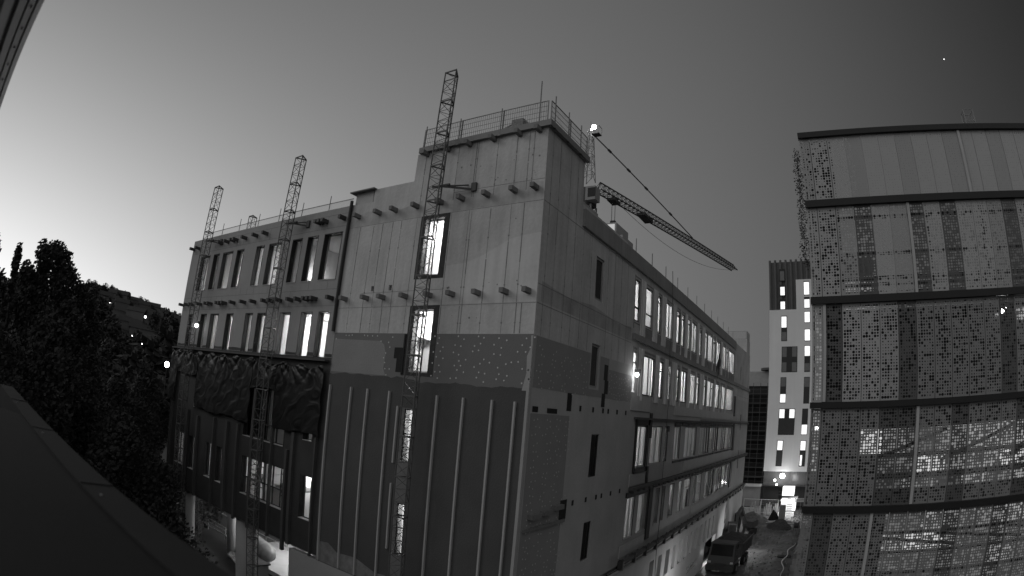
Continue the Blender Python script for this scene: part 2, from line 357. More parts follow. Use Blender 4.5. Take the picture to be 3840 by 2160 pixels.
for k, (a, b) in enumerate(Rwin4):
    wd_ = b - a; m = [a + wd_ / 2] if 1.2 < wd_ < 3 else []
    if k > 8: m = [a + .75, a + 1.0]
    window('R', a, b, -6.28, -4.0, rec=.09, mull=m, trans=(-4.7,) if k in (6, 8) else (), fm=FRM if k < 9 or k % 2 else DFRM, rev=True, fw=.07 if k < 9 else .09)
# pilasters, dark seams and slab-edge string courses of the street side
pl = MB('R'); sm_ = MB('R')
def piers(W, z0_, z1_):
    for (a, b), (a2, b2) in zip(W, W[1:]):
        g0, g1 = b + .13, a2 - .14
        n = max(1, min(5, round((g1 - g0) / .32)))
        for q in range(n):
            if g1 - g0 > .06: pl.box(g0 + (g1 - g0) * q / n, g0 + (g1 - g0) * (q + 1) / n - .03, -.035 - .03 * (q % 2), -.001, z0_, z1_)
piers(Rwin1, 4.5, 7.5); piers(Rwin2, 1.1, 3.84)
for a, b in Rwin1:
    sm_.box(a - .12, a - .05, -.012, -.001, 4.72, 7.5); sm_.box(b + .05, b + .1, -.012, -.001, 4.72, 7.42)
    sm_.box(a - .05, b + .05, -.014, -.002, 7.42, 7.47); sm_.box(a, b, -.012, -.001, 4.98, 5.05)
for a, b in Rwin2:
    sm_.box(a - .12, a - .05, -.012, -.001, 1.05, 3.8); sm_.box(b + .05, b + .1, -.012, -.001, 1.05, 3.8)
    for q in range(int((b - a) / .25)): sm_.box(a + .25 * q + .04, a + .25 * q + .2, -.02, -.002, 3.66, 3.78)
pl.split(8, 'pilaster', mat('pilaster_concrete', .68, amt=.2, streak=.35, scale=1.5), B)
sm_.build('dark_seam', JNT, B)
sc = MB('R'); sc.box(26.95, 71.7, -.16, -.001, 4.12, 4.42); sc.box(44.0, 71.8, -.10, -.001, .28, .42); sc.box(20.4, 59.8, -.12, -.001, 7.85, 8.64)
sc.build('string_course', mat('string_course_concrete', .27, amt=.15, streak=.2), B)
sc = MB('R'); sc.box(28.0, 71.9, -.2, -.001, .1, .22); sc.box(28.0, 72.0, -.28, -.001, -3.62, -3.45)
for k in range(46):
    y = 28.2 + k * .95 + R.uniform(-.1, .1); sc.box(y, y + .42, -.3, -.001, -3.78, -3.63)
sc.build('rail_course', mat('dark_rail', .09, amt=.3), B)
# dark boxed frames and lintels, light boards under the windows
dk = MB('R')
for a, b, z0_, z1_ in ((28.4, 30.6, -.2, .1), (28.33, 28.52, -2.7, .1), (30.3, 30.6, -2.7, .1), (28.4, 30.6, -2.75, -2.48), (30.7, 31.05, -.9, .5), (30.72, 31.0, -3.55, -2.5), (31.65, 32.3, -6.9, -3.65), (27.7, 31.4, -3.98, -3.72),
                       (60.3, 61.3, -2.7, .1), (60.1, 61.2, -6.6, -3.8), (60.2, 60.9, .9, 3.0), (34.45, 34.8, -.55, -.2)):
    dk.box(a, b, -.09, -.002, z0_, z1_)
y = 36.2
while y < 60:
    dk.box(y, y + 1.75, -.06, -.002, -.2, .02); dk.box(y + 2, y + 3.7, -.06, -.002, -3.97, -3.76) if y > 36.5 else None; dk.box(y, y + 1.7, -.05, -.002, -2.62, -2.47); y += 1.95
dk.split(8, 'dark_lintel', REV, B)
wb = MB('R')
for a, b, z0_, z1_ in ((27.95, 30.55, -3.4, -2.78), (39.2, 60.2, -3.35, -2.66), (27.3, 30.6, .55, 1.32), (35.8, 59.9, .5, 1.1), (43.2, 59.9, -7.1, -6.36), (27.5, 31.5, -7.2, -6.55)):
    n = max(1, int((b - a) / 2.6))
    for q in range(n): wb.box(a + (b - a) * q / n + .008, a + (b - a) * (q + 1) / n - .008, -.05, -.002, z0_, z1_)
wb.split(8, 'facing_board', mat('pale_board', .46, amt=.1, streak=.08), B)
for k, (a, b) in enumerate(Rwin1):
    if k == 0: continue
    ip = MB('R')
    n = max(3, int((b - a) / .16))
    for q in range(n): ip.box(a + (b - a) * q / n + .01, a + (b - a) * (q + 1) / n - .01, -.018, -.002, 4.48, 4.96)
    ip.build('infill_board', mat('infill_timber', .25, amt=.2, scale=2), B)

MB('L').poly([(-13.93, 3.94), (-13.93, 5.5), (-13.0, 5.55), (-12.3, 5.75), (-11.6, 6.05), (-11.0, 6.35), (-10.3, 6.45), (-9.7, 6.5), (-9.7, 3.94)], -.0004, -.0001).build('cast_patch', mat('paler_cast_concrete', .55, amt=.15, scale=.55, fine=7, streak=.17), B)
MB('L').poly([(-20.0, 7.78), (-20.0, 8.3), (-18.9, 8.45), (-17.2, 8.2), (-15.6, 8.5), (-15.6, 7.78)], -.0004, -.0001).build('cast_patch', mat('darker_cast_concrete', .42, amt=.25, scale=1.2, fine=7, streak=.2), B)
MB('L').poly([(-13.9, 7.78), (-13.9, 8.6), (-12.5, 8.45), (-11.0, 8.66), (-9.75, 8.5), (-9.75, 7.78)], -.0004, -.0001).build('cast_patch', mat('darker_cast_concrete', .42), B)
MB('R').poly([(17.3, 4.0), (17.3, 4.75), (19.5, 4.6), (22.0, 4.8), (25, 4.55), (26.8, 4.7), (26.8, 4.0)], -.0004, -.0001).build('cast_patch', mat('darker_side_concrete', .36, amt=.3, scale=1.2, streak=.3), B)
# formwork joints, tie holes
j = MB('L')
def jl(u, z0_, z1_, n=2): 
    if not (-15.56 < u < -13.95): pass
    zb = z0_
    while zb < z1_ - .01:
        ze = min(z1_, zb + R.uniform(.9, 1.9)); ww = R.choice((.008, .014, .02)); j.box(u - ww, u + ww, -.004, -.0005, zb, ze - R.choice((0, 0, .05))); zb = ze
    for q in range(n):
        z = z0_ + (z1_ - z0_) * (q + .35) / n; j.disc(u + .0, z, .04, -.006, 6)
for u in (-15.74, -13.94, -13.01, -12.93, -11.96, -11.05, -10.49, -10.27): jl(u, 8.3 if u < -12 else 8.25, 10.8)
for u in (-15.76, -13.92, -13.03, -12.9, -12.0, -11.07, -10.5): jl(u, 3.92, 7.72)
for u in (-19.28, -18.38, -17.8, -17.18, -16.66): jl(u, 3.92, 7.72); jl(u + .03, 2.8, 3.9, 1)
for u in (-13.92, -13.02, -12.9, -12.0, -11.06, -10.49, -10.27, -15.77): jl(u, 2.8, 3.9, 1)
for a, b, z in ((-20.0, -15.55, 7.75), (-13.95, -9.7, 7.75), (-20.0, -15.55, 3.91), (-13.95, -9.7, 3.9), (-13.95, -9.7, 8.62), (-18.6, -13.95, 4.55)): j.box(a, b, -.004, -.0004, z - .009, z + .009)
for q in range(26):
    j.disc(R.uniform(-13.8, -9.9), R.choice((4.6, 8.9, 7.2, 3.4, 9.6)) + R.uniform(-.15, .15), R.choice((.02, .03, .045)), -.007, 6)
j.build('formwork_joint', JNT, B)
j = MB('R')
for u, z0_, z1_ in ((17.46, 2.8, 10.8), (18.12, 2.8, 10.8), (19.06, 2.8, 10.8), (19.77, 2.8, 10.8), (20.6, 2.8, 8.6), (21.47, 2.8, 8.5), (23.42, 2.8, 8.4), (24.29, 2.8, 8.4), (25.17, 2.8, 8.4), (26.08, 2.8, 8.4), (62.5, 0.5, 7.8), (66.2, 1.5, 7.8)): jl(u, z0_, z1_, 5)
for a, b, z in ((17.02, 26.9, 7.75), (17.02, 26.9, 3.91), (17.02, 26.9, 4.6), (61, 71.7, 4.0), (61, 71.7, 3.2)): j.box(a, b, -.004, -.0004, z - .012, z + .012)
j.build('formwork_joint', JNT, B)

# insulation, base coat and anchor dots
def jag(a, b, z, amp, step=.22):
    out = []; u = a
    while u < b - .01: out.append((u, z + R.uniform(-amp, amp) + .5 * amp * math.sin(u * 2.3))); u += step * R.uniform(.6, 1.4)
    out.append((b, z)); return out
m_ = MB('L'); m_.poly([(-20.0, -7.86)] + jag(-20.0, -15.4, .97, .05) + [(-15.4, -7.86)], -.006, -.001)
m_.poly([(-14.72, -7.86)] + jag(-14.72, -9.7, .89, .04) + [(-9.7, -7.86)], -.006, -.001)
m_.poly([(-15.395, .87), (-15.3, .95), (-14.9, .93), (-14.73, .8), (-14.73, -.2), (-15.395, -.2)], -.006, -.001)
m_.build('base_coat', BASE_, B)
m_ = MB('L'); m_.poly([(-19.95, 1.02)] + [(-19.95, 2.5), (-17.0, 2.45), (-16.75, 2.3), (-16.6, 1.9), (-16.65, 1.3), (-16.5, 1.02)], -.005, -.001); m_.build('render_patch', INSL, B)
m_ = MB('L'); m_.poly([(-9.98, .8), (-9.85, 1.4), (-9.88, 2.0), (-9.75, 2.3), (-9.78, 2.72), (-9.69, 2.74), (-9.69, -7.8), (-9.82, -7.8), (-9.8, .8)], -.012, -.007); m_.build('corner_trim', mat('corner_render', .36, amt=.1), B)
m_ = MB('R'); m_.poly([(17.0, -7.5), (17.0, 2.74), (17.22, 2.7), (17.12, .5), (17.15, -7.5)], -.012, -.007); m_.build('corner_trim', mat('corner_render', .36), B)
m_ = MB('L')
m_.poly([(-20.0, -7.84), (-20.0, -6.9), (-19.2, -6.8), (-18.6, -7.1), (-17.4, -7.0), (-16.2, -7.35), (-15.6, -7.3), (-15.6, -7.84)], -.011, -.0065); m_.build('mortar_smear', mat('mortar_smear', .2, amt=.5, scale=2.5), B)
d_ = MB('L')
for row, z in enumerate((2.62, 2.35, 2.08, 1.82, 1.6, 1.36, 1.12)):
    u = -14.05 + .17 * (row % 2)
    while u < -9.95:
        d_.disc(u, z + R.uniform(-.07, .07), .032); d_.disc(u + R.uniform(.22, .34), z + R.uniform(-.1, .1), .032); u += R.uniform(.85, 1.2)
for u, z in [(-19.85, 2.5), (-19.2, 2.66), (-19.0, 2.66), (-18.8, 2.68), (-18.0, 2.68), (-17.8, 2.66), (-17.5, 2.66), (-17.2, 2.66), (-16.95, 2.44), (-16.5, 2.4), (-16.3, 2.62), (-16.4, 2.2), (-16.6, 1.95), (-16.7, 1.75), (-16.6, 1.55), (-16.55, 1.3), (-16.3, 1.3), (-16.45, 1.05)]: d_.disc(u, z, .03)
d_.split(9, 'anchor_cap', DOT, B)
d_ = MB('R')
for (ua, ub, za, zb, pitch) in ((17.35, 21.9, 1.0, 2.6, .62), (24.1, 27.0, .95, 2.1, .4), (17.4, 20.2, -7.2, -.1, .6)):
    z = za
    while z < zb:
        u = ua + R.uniform(0, .3)
        while u < ub:
            d_.disc(u, z + R.uniform(-.1, .1), .03, -.016); d_.disc(u + R.uniform(.2, .3), z + R.uniform(-.06, .06), .03, -.016); u += pitch * R.uniform(1.2, 1.8)
        z += .27
d_.build('anchor_cap', DOT, B)['kind'] = 'stuff'
m_ = MB('R')
m_.wall(17.2, 24.1, .95, 2.76, -.007, -.001, [(21.95, 23.05, 1.25, 3)]); m_.wall(24.11, 27.2, .95, 2.28, -.007, -.001, [])
m_.wall(17.2, 20.3, -7.3, .05, -.007, -.001, [])
m_.build('insulation_board', mat('grey_board', .27, amt=.1, bump=.1), B)
m_ = MB('R')
for a, b, z0_, z1_ in ((23.55, 24.0, 1.75, 2.45), (23.68, 24.12, 1.15, 1.75), (23.45, 23.85, .55, 1.15), (20.0, 20.4, .25, .95), (17.3, 17.7, .1, .3), (18.4, 19.2, .1, .28)): m_.box(a, b, -.012, -.002, z0_, z1_)
for u in (21.28, 22.6, 23.73, 24.36, 25.5, 26.72): m_.box(u - .09, u + .09, -.011, -.002, .28, .5); m_.box(u - .09, u + .09, -.011, -.002, -3.62, -3.4)
m_.box(20.1, 20.7, -.02, -.002, -4.1, -3.3); m_.split(8, 'dark_recess', mat('dark_recess', .022, amt=.3), B)
m_ = MB('R')
for a, z in ((17.6, -3.75), (18.5, -3.7), (19.4, -3.6)): m_.box(a, a + .7, -.22, -.002, z, z + .18)
m_.box(17.3, 20.5, -.1, -.002, -4.2, -4.08); m_.build('console', TIM, B)
m_ = MB('L')
for a, b, z0_, z1_ in ((-16.12, -15.62, 1.75, 2.2), (-15.95, -15.62, 1.2, 1.75)): m_.box(a, b, -.01, -.002, z0_, z1_)
m_.box(-15.62, -15.54, -.05, -.002, 1.1, 2.75); m_.build('insulation_gap', mat('dark_recess', .022), B)
# left wing: dark lower band with torn edge, board seams, drain pipe
m_ = MB('L')
edges = [(-37.1, rowB[0][0])] + [(rowB[i][1], rowB[i + 1][0]) for i in range(8)] + [(rowB[8][1], -20.03)]
for a, b in edges: m_ = MB('L'); m_.poly([(a + .002, 1.64)] + [(u, z) for u, z in jag(a + .002, b - .002, 1.80 + R.uniform(-.05, .05), .03)] + [(b - .002, 1.64)], -.006, -.001).build('torn_base_coat', WBASE, B)
m_ = MB('L')
for z in (4.85, 7.95, 4.05, 8.6): m_.box(-37.1, -20.25, -.003, -.0005, z - .006, z + .006)
for q in range(22): u = -36.6 + q * .74; m_.box(u, u + .012, -.003, -.0005, *R.choice(((4.05, 4.85), (7.95, 8.6), (4.85, 5.25))))
m_.build('board_seam', mat('board_seam', .13), B)
m_ = MB('L'); m_.bar((-20.12, -.09, 9.12), (-20.06, -.09, 2.83), .17, 8); m_.build('drain_pipe', REV, B)
# battens
for u in (-19.82, -18.41, -17.38, -16.1, -13.61, -12.38, -11.12, -10.18):
    m_ = MB('L'); m_.box(u - .035, u + .035, -.10, -.008, -7.8, .4); m_.box(u - .037, u + .037, -.104, -.1, -4.02, -3.98); m_.build('batten', FIN, B)
m_ = MB('L'); m_.box(-15.6, -15.53, -.1, -.008, -2.46, -.17); m_.build('batten', FIN, B)
m_ = MB('L'); m_.box(-15.6, -15.53, -.1, -.008, -6.07, -3.3); m_.build('batten', FIN, B)
for u, z0_, z1_, ww in ((-36.55, -7.7, -2.2, .1), (-33.95, -7.7, -2.4, .16), (-32.45, -7.7, -2.6, .22), (-30.2, -7.75, -2.4, .1), (-28.65, -7.7, -2.4, .26), (-27.4, -7.8, -2.4, .18), (-25.9, -7.9, -.3, .1), (-24.9, -7.7, -.3, .12), (-23.95, -7.8, -.3, .12), (-22.62, -8.15, -3.0, .18), (-22.15, -7.7, -2.1, .2), (-20.42, -7.8, -2.1, .1)):
    m_ = MB('L'); m_.box(u - ww / 2, u + ww / 2, -.16, -.002, z0_, z1_); m_.build('batten', mat('dark_batten', .075, amt=.2), B)
# timber bracket stubs
def stub(face, u, z, dark=False):
    m = MB(face); h = .085; m.box(u - h, u + h, -.42, -.002, z - .09, z + .09); m.build('bracket', DSTEEL if dark else TIM, B)
for u in (-10.01, -10.93, -12.18, -13.4, -14.5, -15.83, -17.09, -18.1, -19.47): stub('L', u, 8.25)
for u in (-19.52, -18.11, -17.1, -15.8, -14.5, -13.37, -12.16, -10.94, -10.0): stub('L', u, 4.31)
for u in (-15.68, -14.49, -13.36, -12.15, -10.93, -10.04): stub('L', u, 10.70)
for u in (-20.52, -21.86, -22.16, -22.42, -27.29, -28.37, -29.63, -30.68, -31.09, -31.83, -32.66, -36.9, -36.06): stub('L', u, 8.31, True)
for u in (-20.51, -21.73, -22.05, -22.4, -23.03, -23.72, -24.74, -25.53, -26.11, -27.31, -28.41, -29.66, -30.69, -31.09, -31.48, -32.6, -33.05, -34.16, -35.41, -36.15, -36.99): stub('L', u, 4.38, True)
# podium: white base storeys
ph = [(37.0, 38.0, -10.5, -8.68), (38.85, 39.65, -10.5, -8.7), (40.55, 41.4, -10.5, -8.66), (42.3, 43.2, -10.5, -8.66), (44.1, 44.95, -10.5, -8.66), (45.85, 46.7, -10.5, -8.62), (47.6, 48.45, -10.5, -8.62), (49.3, 50.1, -10.5, -8.55), (51.0, 51.85, -10.5, -8.58), (52.85, 53.7, -10.5, -8.6), (59.75, 60.6, -10.48, -8.58), (59.6, 62.4, -13.15, -11.05), (50.6, 55.6, -13.15, -10.75), (44.2, 48.0, -12.2, -11.6), (35.2, 36.1, -10.5, -8.7), (33.4, 34.3, -10.5, -8.7)]
MB('R').wall(17.35, 72.3, GZ - .3, -7.88, -.02, .3, ph).build('podium_wall', mat('podium_render', .66, amt=.08, scale=.6, streak=.12), B)
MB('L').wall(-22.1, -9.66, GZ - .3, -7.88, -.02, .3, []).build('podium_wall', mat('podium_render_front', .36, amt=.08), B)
m_ = MB('R')
for h in ph: m_.box(h[0] - .1, h[1] + .1, .301, .34, h[2], h[3] + .1) if h[1] - h[0] < 3 else m_.box(h[0] - .1, h[1] + .1, 2.2, 2.3, h[2], h[3] + .2)
m_.split(8, 'podium_infill', mat('podium_infill', .16, amt=.2), B)
m_ = MB('R'); m_.box(17.0, 72.4, -.14, -.021, -7.98, -7.88); m_.box(17.0, 72.4, -.1, .2, -7.88, -7.84); m_.build('flashing', mat('pale_flashing', .5), B)
m_ = MB('R'); m_.box(26, 72.2, -.06, -.001, -7.83, -7.72); m_.build('membrane', REV, B)
y = 27.5; q = 0
while y < 71.5:
    m_ = MB('R'); m_.box(y, y + .12, -.32, -.02, -7.82, -7.32); m_.box(y + .12, y + .3, -.3, -.02, -7.45, -7.3); m_.build('ledge_bracket', DSTEEL, B)
    m_ = MB('R'); m_.poly([(y + .35, -7.55), (y + .6, -7.32), (y + .8, -7.40), (y + 1.1, -7.25), (y + 1.5, -7.36), (y + 1.8, -7.3), (y + 1.85, -7.5)], -.3, -.03); m_.build('folded_membrane', mat('grey_membrane', .10, amt=.3), B)
    m_ = MB('R'); m_.box(y + .2, y + 1.75, -.2, -.03, -7.71, -7.56); m_.build('ledge_board', mat('pale_board', .44), B)
    y += 1.95; q += 1
# columns below the wing, soffit is the slab
for x, yy, r in ((-34.2, 17.6, .34), (-27.3, 17.8, .62), (-36.6, 22.5, .34), (-30.5, 26, .34)):
    m_ = MB(); m_.bar((x, yy, GZ - .3), (x, yy, -7.92), 2 * r, 24); m_.build('column', mat('column_concrete', .38, amt=.08), B, smooth=True)
# roof pieces
m_ = MB(); m_.box(-20.0, -18.8, 17.05, 18.6, 8.92, 9.5); rb = m_.build('roof_hatch', mat('pale_sheet', .42), B)
m_ = MB(); m_.box(-20.25, -18.6, 16.8, 18.8, 9.5, 9.56); m_.build('cover', mat('cover_sheet', .2), rb)
m_ = MB(); m_.box(-13.5, -10.05, 20.6, 22.8, 8.62, 9.3); m_.box(-10.35, -10.0, 25.9, 27.5, 8.62, 9.3); m_.split(8, 'roof_upstand', mat('pale_upstand', .36, amt=.1), B)
m_ = MB(); m_.box(-11.9, -11.5, 16.99 + 8, 17.3 + 8, 8.6, 9.2); 
# stair tower at the far end
m_ = MB(); m_.box(-17.5, -9.7, 68.8, 71.6, 8.62, 10.28); m_.build('end_stair_tower', CONR, B)

# ---------------------------------------------------------------- interior lights (lamps in the lit rooms)
for x, y, z, p in ((-24.7, 19.3, 6.2, 45), (-26.8, 19.4, 6.4, 130), (-31.4, 20.0, 5.2, 170), (-35, 19.6, 5.2, 150), (-21.5, 20.8, 7.2, 3),
                   (-21.0, 19.3, 3.2, 170), (-22.6, 19.6, 3.2, 170), (-24.2, 19.6, 3.2, 200), (-26.6, 19.6, 3.2, 110), (-31.4, 19.6, 3.0, 140), (-35, 19.6, 3.0, 50), (-28.4, 19.6, 3.1, 25),
                   (-25.0, 20.0, -1.0, 45), (-24.5, 20.4, -4.5, 200), (-26.5, 20.0, -4.6, 120), (-21.0, 20.0, -4.6, 60), (-30.6, 19.4, -4.8, 50), (-34.5, 19.4, -4.8, 40)): lamp(x, y, z, p)
for z, p in ((7.2, 420), (3.2, 420), (-.7, 230), (-4.6, 230)): lamp(-14.6, 18.5, z, p)
for y, p in ((28.5, 420), (33.0, 420), (38.5, 460), (45.0, 560), (52.5, 640), (58.0, 520)):
    lamp(-11.7, y, 7.3, p, .1); lamp(-11.7, y + .8, 3.3, p * .9, .1)
for y, p in ((29.3, 420), (33.0, 110), (38.5, 60), (45.0, 70), (52.0, 150), (58.0, 420)): lamp(-13.0, y, -.3, p, .08)
for y, p in ((29.2, 230), (34, 30), (38.2, 260), (43.5, 90), (47.0, 90), (52.0, 130), (58.0, 420)): lamp(-13.2, y, -4.1, p, .08)
fx = MB()
for y in (44.9, 47.5, 52.3, 54.4, 57.2, 58.8):
    for z in (-.75, -4.6): fx.box(-11.2, -11.1, y, y + R.choice((.12, .5)), z, z + .12) if R.random() < .8 else None
fx.split(8, 'ceiling_lamp', SPARK, B)

# ---------------------------------------------------------------- climbing masts
MAST = mat('weathered_galvanised', .11, rough=.5, amt=.15, scale=3)
def mast(x, y, z0_, z1_, label, w_=.6, extra=()):
    t = thing('climbing_mast', (x, y, z0_), label, 'scaffold mast', 'lattice masts standing against the facade')
    A = [(x - w_ / 2, y - .1), (x + w_ / 2, y - .1), (x, y + .42)]
    m = MB()
    for a in A: m.bar((*a, z0_), (*a, z1_), .06, 6)
    z = z1_; sec = 1.55; k = 0
    while z > z0_ + .3:
        for q in range(3):
            za, zb = z - q * sec / 3, z - (q + 1) * sec / 3
            for i in range(3):
                a, b = A[i], A[(i + 1) % 3]
                if (q + k) % 2: a, b = b, a
                m.bar((*a, za - .03), (*b, zb + .03), .019, 4)
                if q: m.bar((*a, za), (*b, za), .017, 4)
        z -= sec; k += 1
    m.build('lattice', MAST, t)
    z = z1_
    r = MB()
    while z > z0_ + .3:
        for i in range(3): r.bar((*A[i], z - .03), (*A[(i + 1) % 3], z - .03), .05, 4)
        z -= sec
    r.split(24, 'section_ring', MAST, t)
    for zt, dx in extra:
        m = MB(); m.bar((x + .1, y + .2, zt), (x + dx, 16.97, zt - .12), .07); m.bar((x - .25, y + .1, zt), (x + dx * .8, 16.95, zt + .1), .05); m.bar((x - .4, y + .3, zt + .05), (x + .5, y + .3, zt + .05), .08)
        m.box(x + dx - .12, x + dx + .12, 16.9, 16.995, zt - .2, zt + .16); m.build('tie_bracket', DSTEEL, t)
    return t
mast(-14.3, 16.2, GZ, 14.25, 'tallest lattice climbing mast, standing over the lit stair windows', .6, ((8.72, 1.4),))
mast(-24.4, 16.25, GZ, 12.15, 'middle lattice climbing mast against the left wing between two hanging tarpaulins', .62, ((8.4, 1.0),))
mast(-33.75, 16.25, GZ, 12.15, 'leftmost lattice climbing mast, near the left end of the wing', .62, ((8.45, .9),))
mast(-34.0, 19.6, 8.95, 11.2, 'short lattice mast stub rising just behind the wing roof', .5)

# ---------------------------------------------------------------- guards on the roof
gmesh = {}
def guard(p, q, z0_, h, label, grp, post=True):
    p = Vector((p[0], p[1], 0)); q = Vector((q[0], q[1], 0)); L_ = (q - p).length; d = (q - p).normalized()
    t = thing('mesh_guard_panel', (p.x, p.y, z0_), label, 'guard panel', grp, local=True, rz=math.atan2(d.y, d.x))
    fr = MB(); fr.bar((0, 0, 0), (0, 0, h), .035); fr.bar((L_ - .02, 0, 0), (L_ - .02, 0, h), .035); fr.bar((0, 0, h), (L_, 0, h), .03); fr.bar((0, 0, .04), (L_, 0, .04), .03); fr.build('frame', STEEL, t)
    ms = MB(); n = int(L_ / .1)
    for k in range(1, n): ms.bar((L_ * k / n, 0, .05), (L_ * k / n, 0, h), .011)
    for k in range(1, 4): ms.bar((0, .006, h * k / 4), (L_, .006, h * k / 4), .014)
    ms.build('wire_mesh', STEEL, t)
    return t
xs = [-16.0, -13.9, -11.8, -9.72]
ord_ = ['left-hand panel above the mast', 'middle panel', 'right-hand panel ending at the corner']
for k in range(3): guard((xs[k], 16.95), (xs[k + 1], 16.95), 11.07, .92, 'wire mesh guard on the tower roof front edge, ' + ord_[k], 'mesh guards round the tower roof')
guard((-9.62, 17.0), (-9.62, 18.7), 11.07, .92, 'wire mesh guard on the street edge of the tower roof, next to the corner', 'mesh guards round the tower roof')
guard((-9.62, 18.72), (-9.62, 20.4), 11.07, .92, 'wire mesh guard on the street edge of the tower roof, beside the crane', 'mesh guards round the tower roof')
guard((-9.74, 68.95), (-9.74, 71.4), 10.3, .95, 'wire mesh guard along the far end stair tower, street side', 'mesh guards on the far stair tower')
guard((-17.4, 68.9), (-9.8, 68.9), 10.3, .95, 'wire mesh guard across the near face of the far stair tower', 'mesh guards on the far stair tower')
def post(x, y, z0_, z1_, label, grp):
    o = MB().bar((0, 0, 0), (0, 0, z1_ - z0_), .05, 6); o.box(-.06, .06, -.06, .06, 0, .03); o = o.build('guard_post', STEEL); o.location = (x, y, z0_); tag(o, label, 'post', grp)
for x, h in ((-15.85, 12.1), (-13.95, 12.05), (-11.85, 12.05), (-10.05, 12.95)):
    post(x, 16.85, 10.75, h, {-15.85: 'guard post at the left end of the tower roof edge', -13.95: 'guard post right of the tallest mast on the tower roof', -11.85: 'guard post by the sloping box on the tower roof edge', -10.05: 'tallest guard post, near the tower corner'}[x], 'posts on the tower roof edge')
for y, h, lb in ((17.2, 12.3, 'guard post just round the tower corner on the street side'), (18.4, 12.2, 'guard post halfway along the street edge of the tower roof'), (19.6, 12.2, 'guard post nearest the crane on the tower roof')): post(-9.55, y, 10.8, h, lb, 'posts on the tower roof edge')
for k in range(12):
    y = 27.6 + k * 2.85; post(-9.85, y, 8.6, 9.62, ORD[k] + ' thin guard post counted from the crane along the street roofline', 'guard posts along the street roofline')
# left wing edge protection
t = thing('edge_netting', (-37.0, 17.1, 8.95), 'pale edge netting stretched along the roof of the left wing', 'edge netting')
m_ = MB(); m_.add([(-36.0, 17.15, 8.96), (-20.3, 17.15, 8.96), (-20.3, 17.15, 9.36), (-36.0, 17.15, 9.36)], [(0, 1, 2, 3)])
nm = D.materials.new('net_fabric'); nm.use_nodes = True; tt = nm.node_tree; tt.nodes.clear()
a_ = tt.nodes.new('ShaderNodeBsdfTransparent'); b_ = tt.nodes.new('ShaderNodeBsdfDiffuse'); b_.inputs[0].default_value = (.5, .5, .5, 1); x_ = tt.nodes.new('ShaderNodeMixShader'); x_.inputs[0].default_value = .3
tt.links.new(a_.outputs[0], x_.inputs[1]); tt.links.new(b_.outputs[0], x_.inputs[2]); o_ = tt.nodes.new('ShaderNodeOutputMaterial'); tt.links.new(x_.outputs[0], o_.inputs[0])
m_.build('net', nm, t)
m_ = MB(); m_.bar((-36.0, 17.13, 9.36), (-20.3, 17.13, 9.36), .03); m_.build('top_rail', STEEL, t)
for x in (-33.2, -30.95, -28.71, -26.51, -24.34, -22.03): m_ = MB(); m_.bar((x, 17.08, 8.9), (x, 17.08, 9.75), .045, 6); m_.build('post', STEEL, t)
# sloping box on the tower roof
t = thing('roof_box', (-11.4, 17.6, 11.07), 'small sheet-metal box behind the guard on the tower roof', 'roof unit')
m_ = MB(); m_.box(-11.7, -11.15, 17.4, 18.0, 11.07, 11.75); m_.build('casing', mat('casing', .3), t); m_ = MB(); m_.bar((-13.0, 17.5, 11.15), (-11.7, 17.5, 11.6), .05); m_.bar((-13.0, 17.5, 11.1), (-13.0, 17.5, 11.4), .05); m_.bar((-11.15, 17.5, 11.7), (-10.7, 17.5, 11.3), .04); m_.build('brace', STEEL, t)
# lit lantern box on the roof
t = thing('roof_lantern', (-12.6, 29.0, 8.6), 'lit glazed box on the roof below the crane jib', 'roof lantern')
m_ = MB(); m_.box(-13.6, -11.6, 29.0, 31.0, 8.6, 11.2); m_.build('casing', mat('pale_upstand', .36), t)
m_ = MB(); 
for a in (0, 1): m_.box(-13.5 + a * .95, -12.65 + a * .95, 28.96, 28.995, 8.9, 9.95); m_.box(-13.5 + a * .95, -12.65 + a * .95, 28.96, 28.995, 10.0, 11.1)
m_.build('lit_panel', emit('lantern_glow', .55, .3, 1.5), t)

# ---------------------------------------------------------------- tower crane
T = thing('tower_crane', (-25.4, 54.5, GZ), 'tower crane with long lattice jib and lit lamp, rising behind the concrete tower', 'crane')
J0 = Vector((-24.4, 54.9, 25.3)); J1 = Vector((-15.15, 92.3, 25.3)); jd = (J1 - J0).normalized(); js = jd.cross(Vector((0, 0, 1)))
m_ = MB(); nb = 44; LJ = (J1 - J0).length; hw = .55
for k in range(nb):
    a = J0 + jd * LJ * k / nb; b = J0 + jd * LJ * (k + 1) / nb; mid = (a + b) / 2
    topz = Vector((0, 0, 1.15 - .35 * k / nb)); 
    for sgn in (-1, 1):
        m_.bar(a + js * hw * sgn, b + js * hw * sgn, .12, 4)
        m_.bar(a + js * hw * sgn, mid + topz, .05); m_.bar(b + js * hw * sgn, mid + topz, .05)
    m_.bar(a - js * hw, b + js * hw, .05); m_.bar(a - js * hw, a + js * hw, .06)
    if k < nb - 1: m_.bar(mid + topz, mid + jd * LJ / nb + topz, .12)
m_.bar(J0, J0 + jd * .5 + Vector((0, 0, 1.1)), .08)
m_.build('jib', DSTEEL, T)
m_ = MB(); cx, cy = -25.3, 54.4
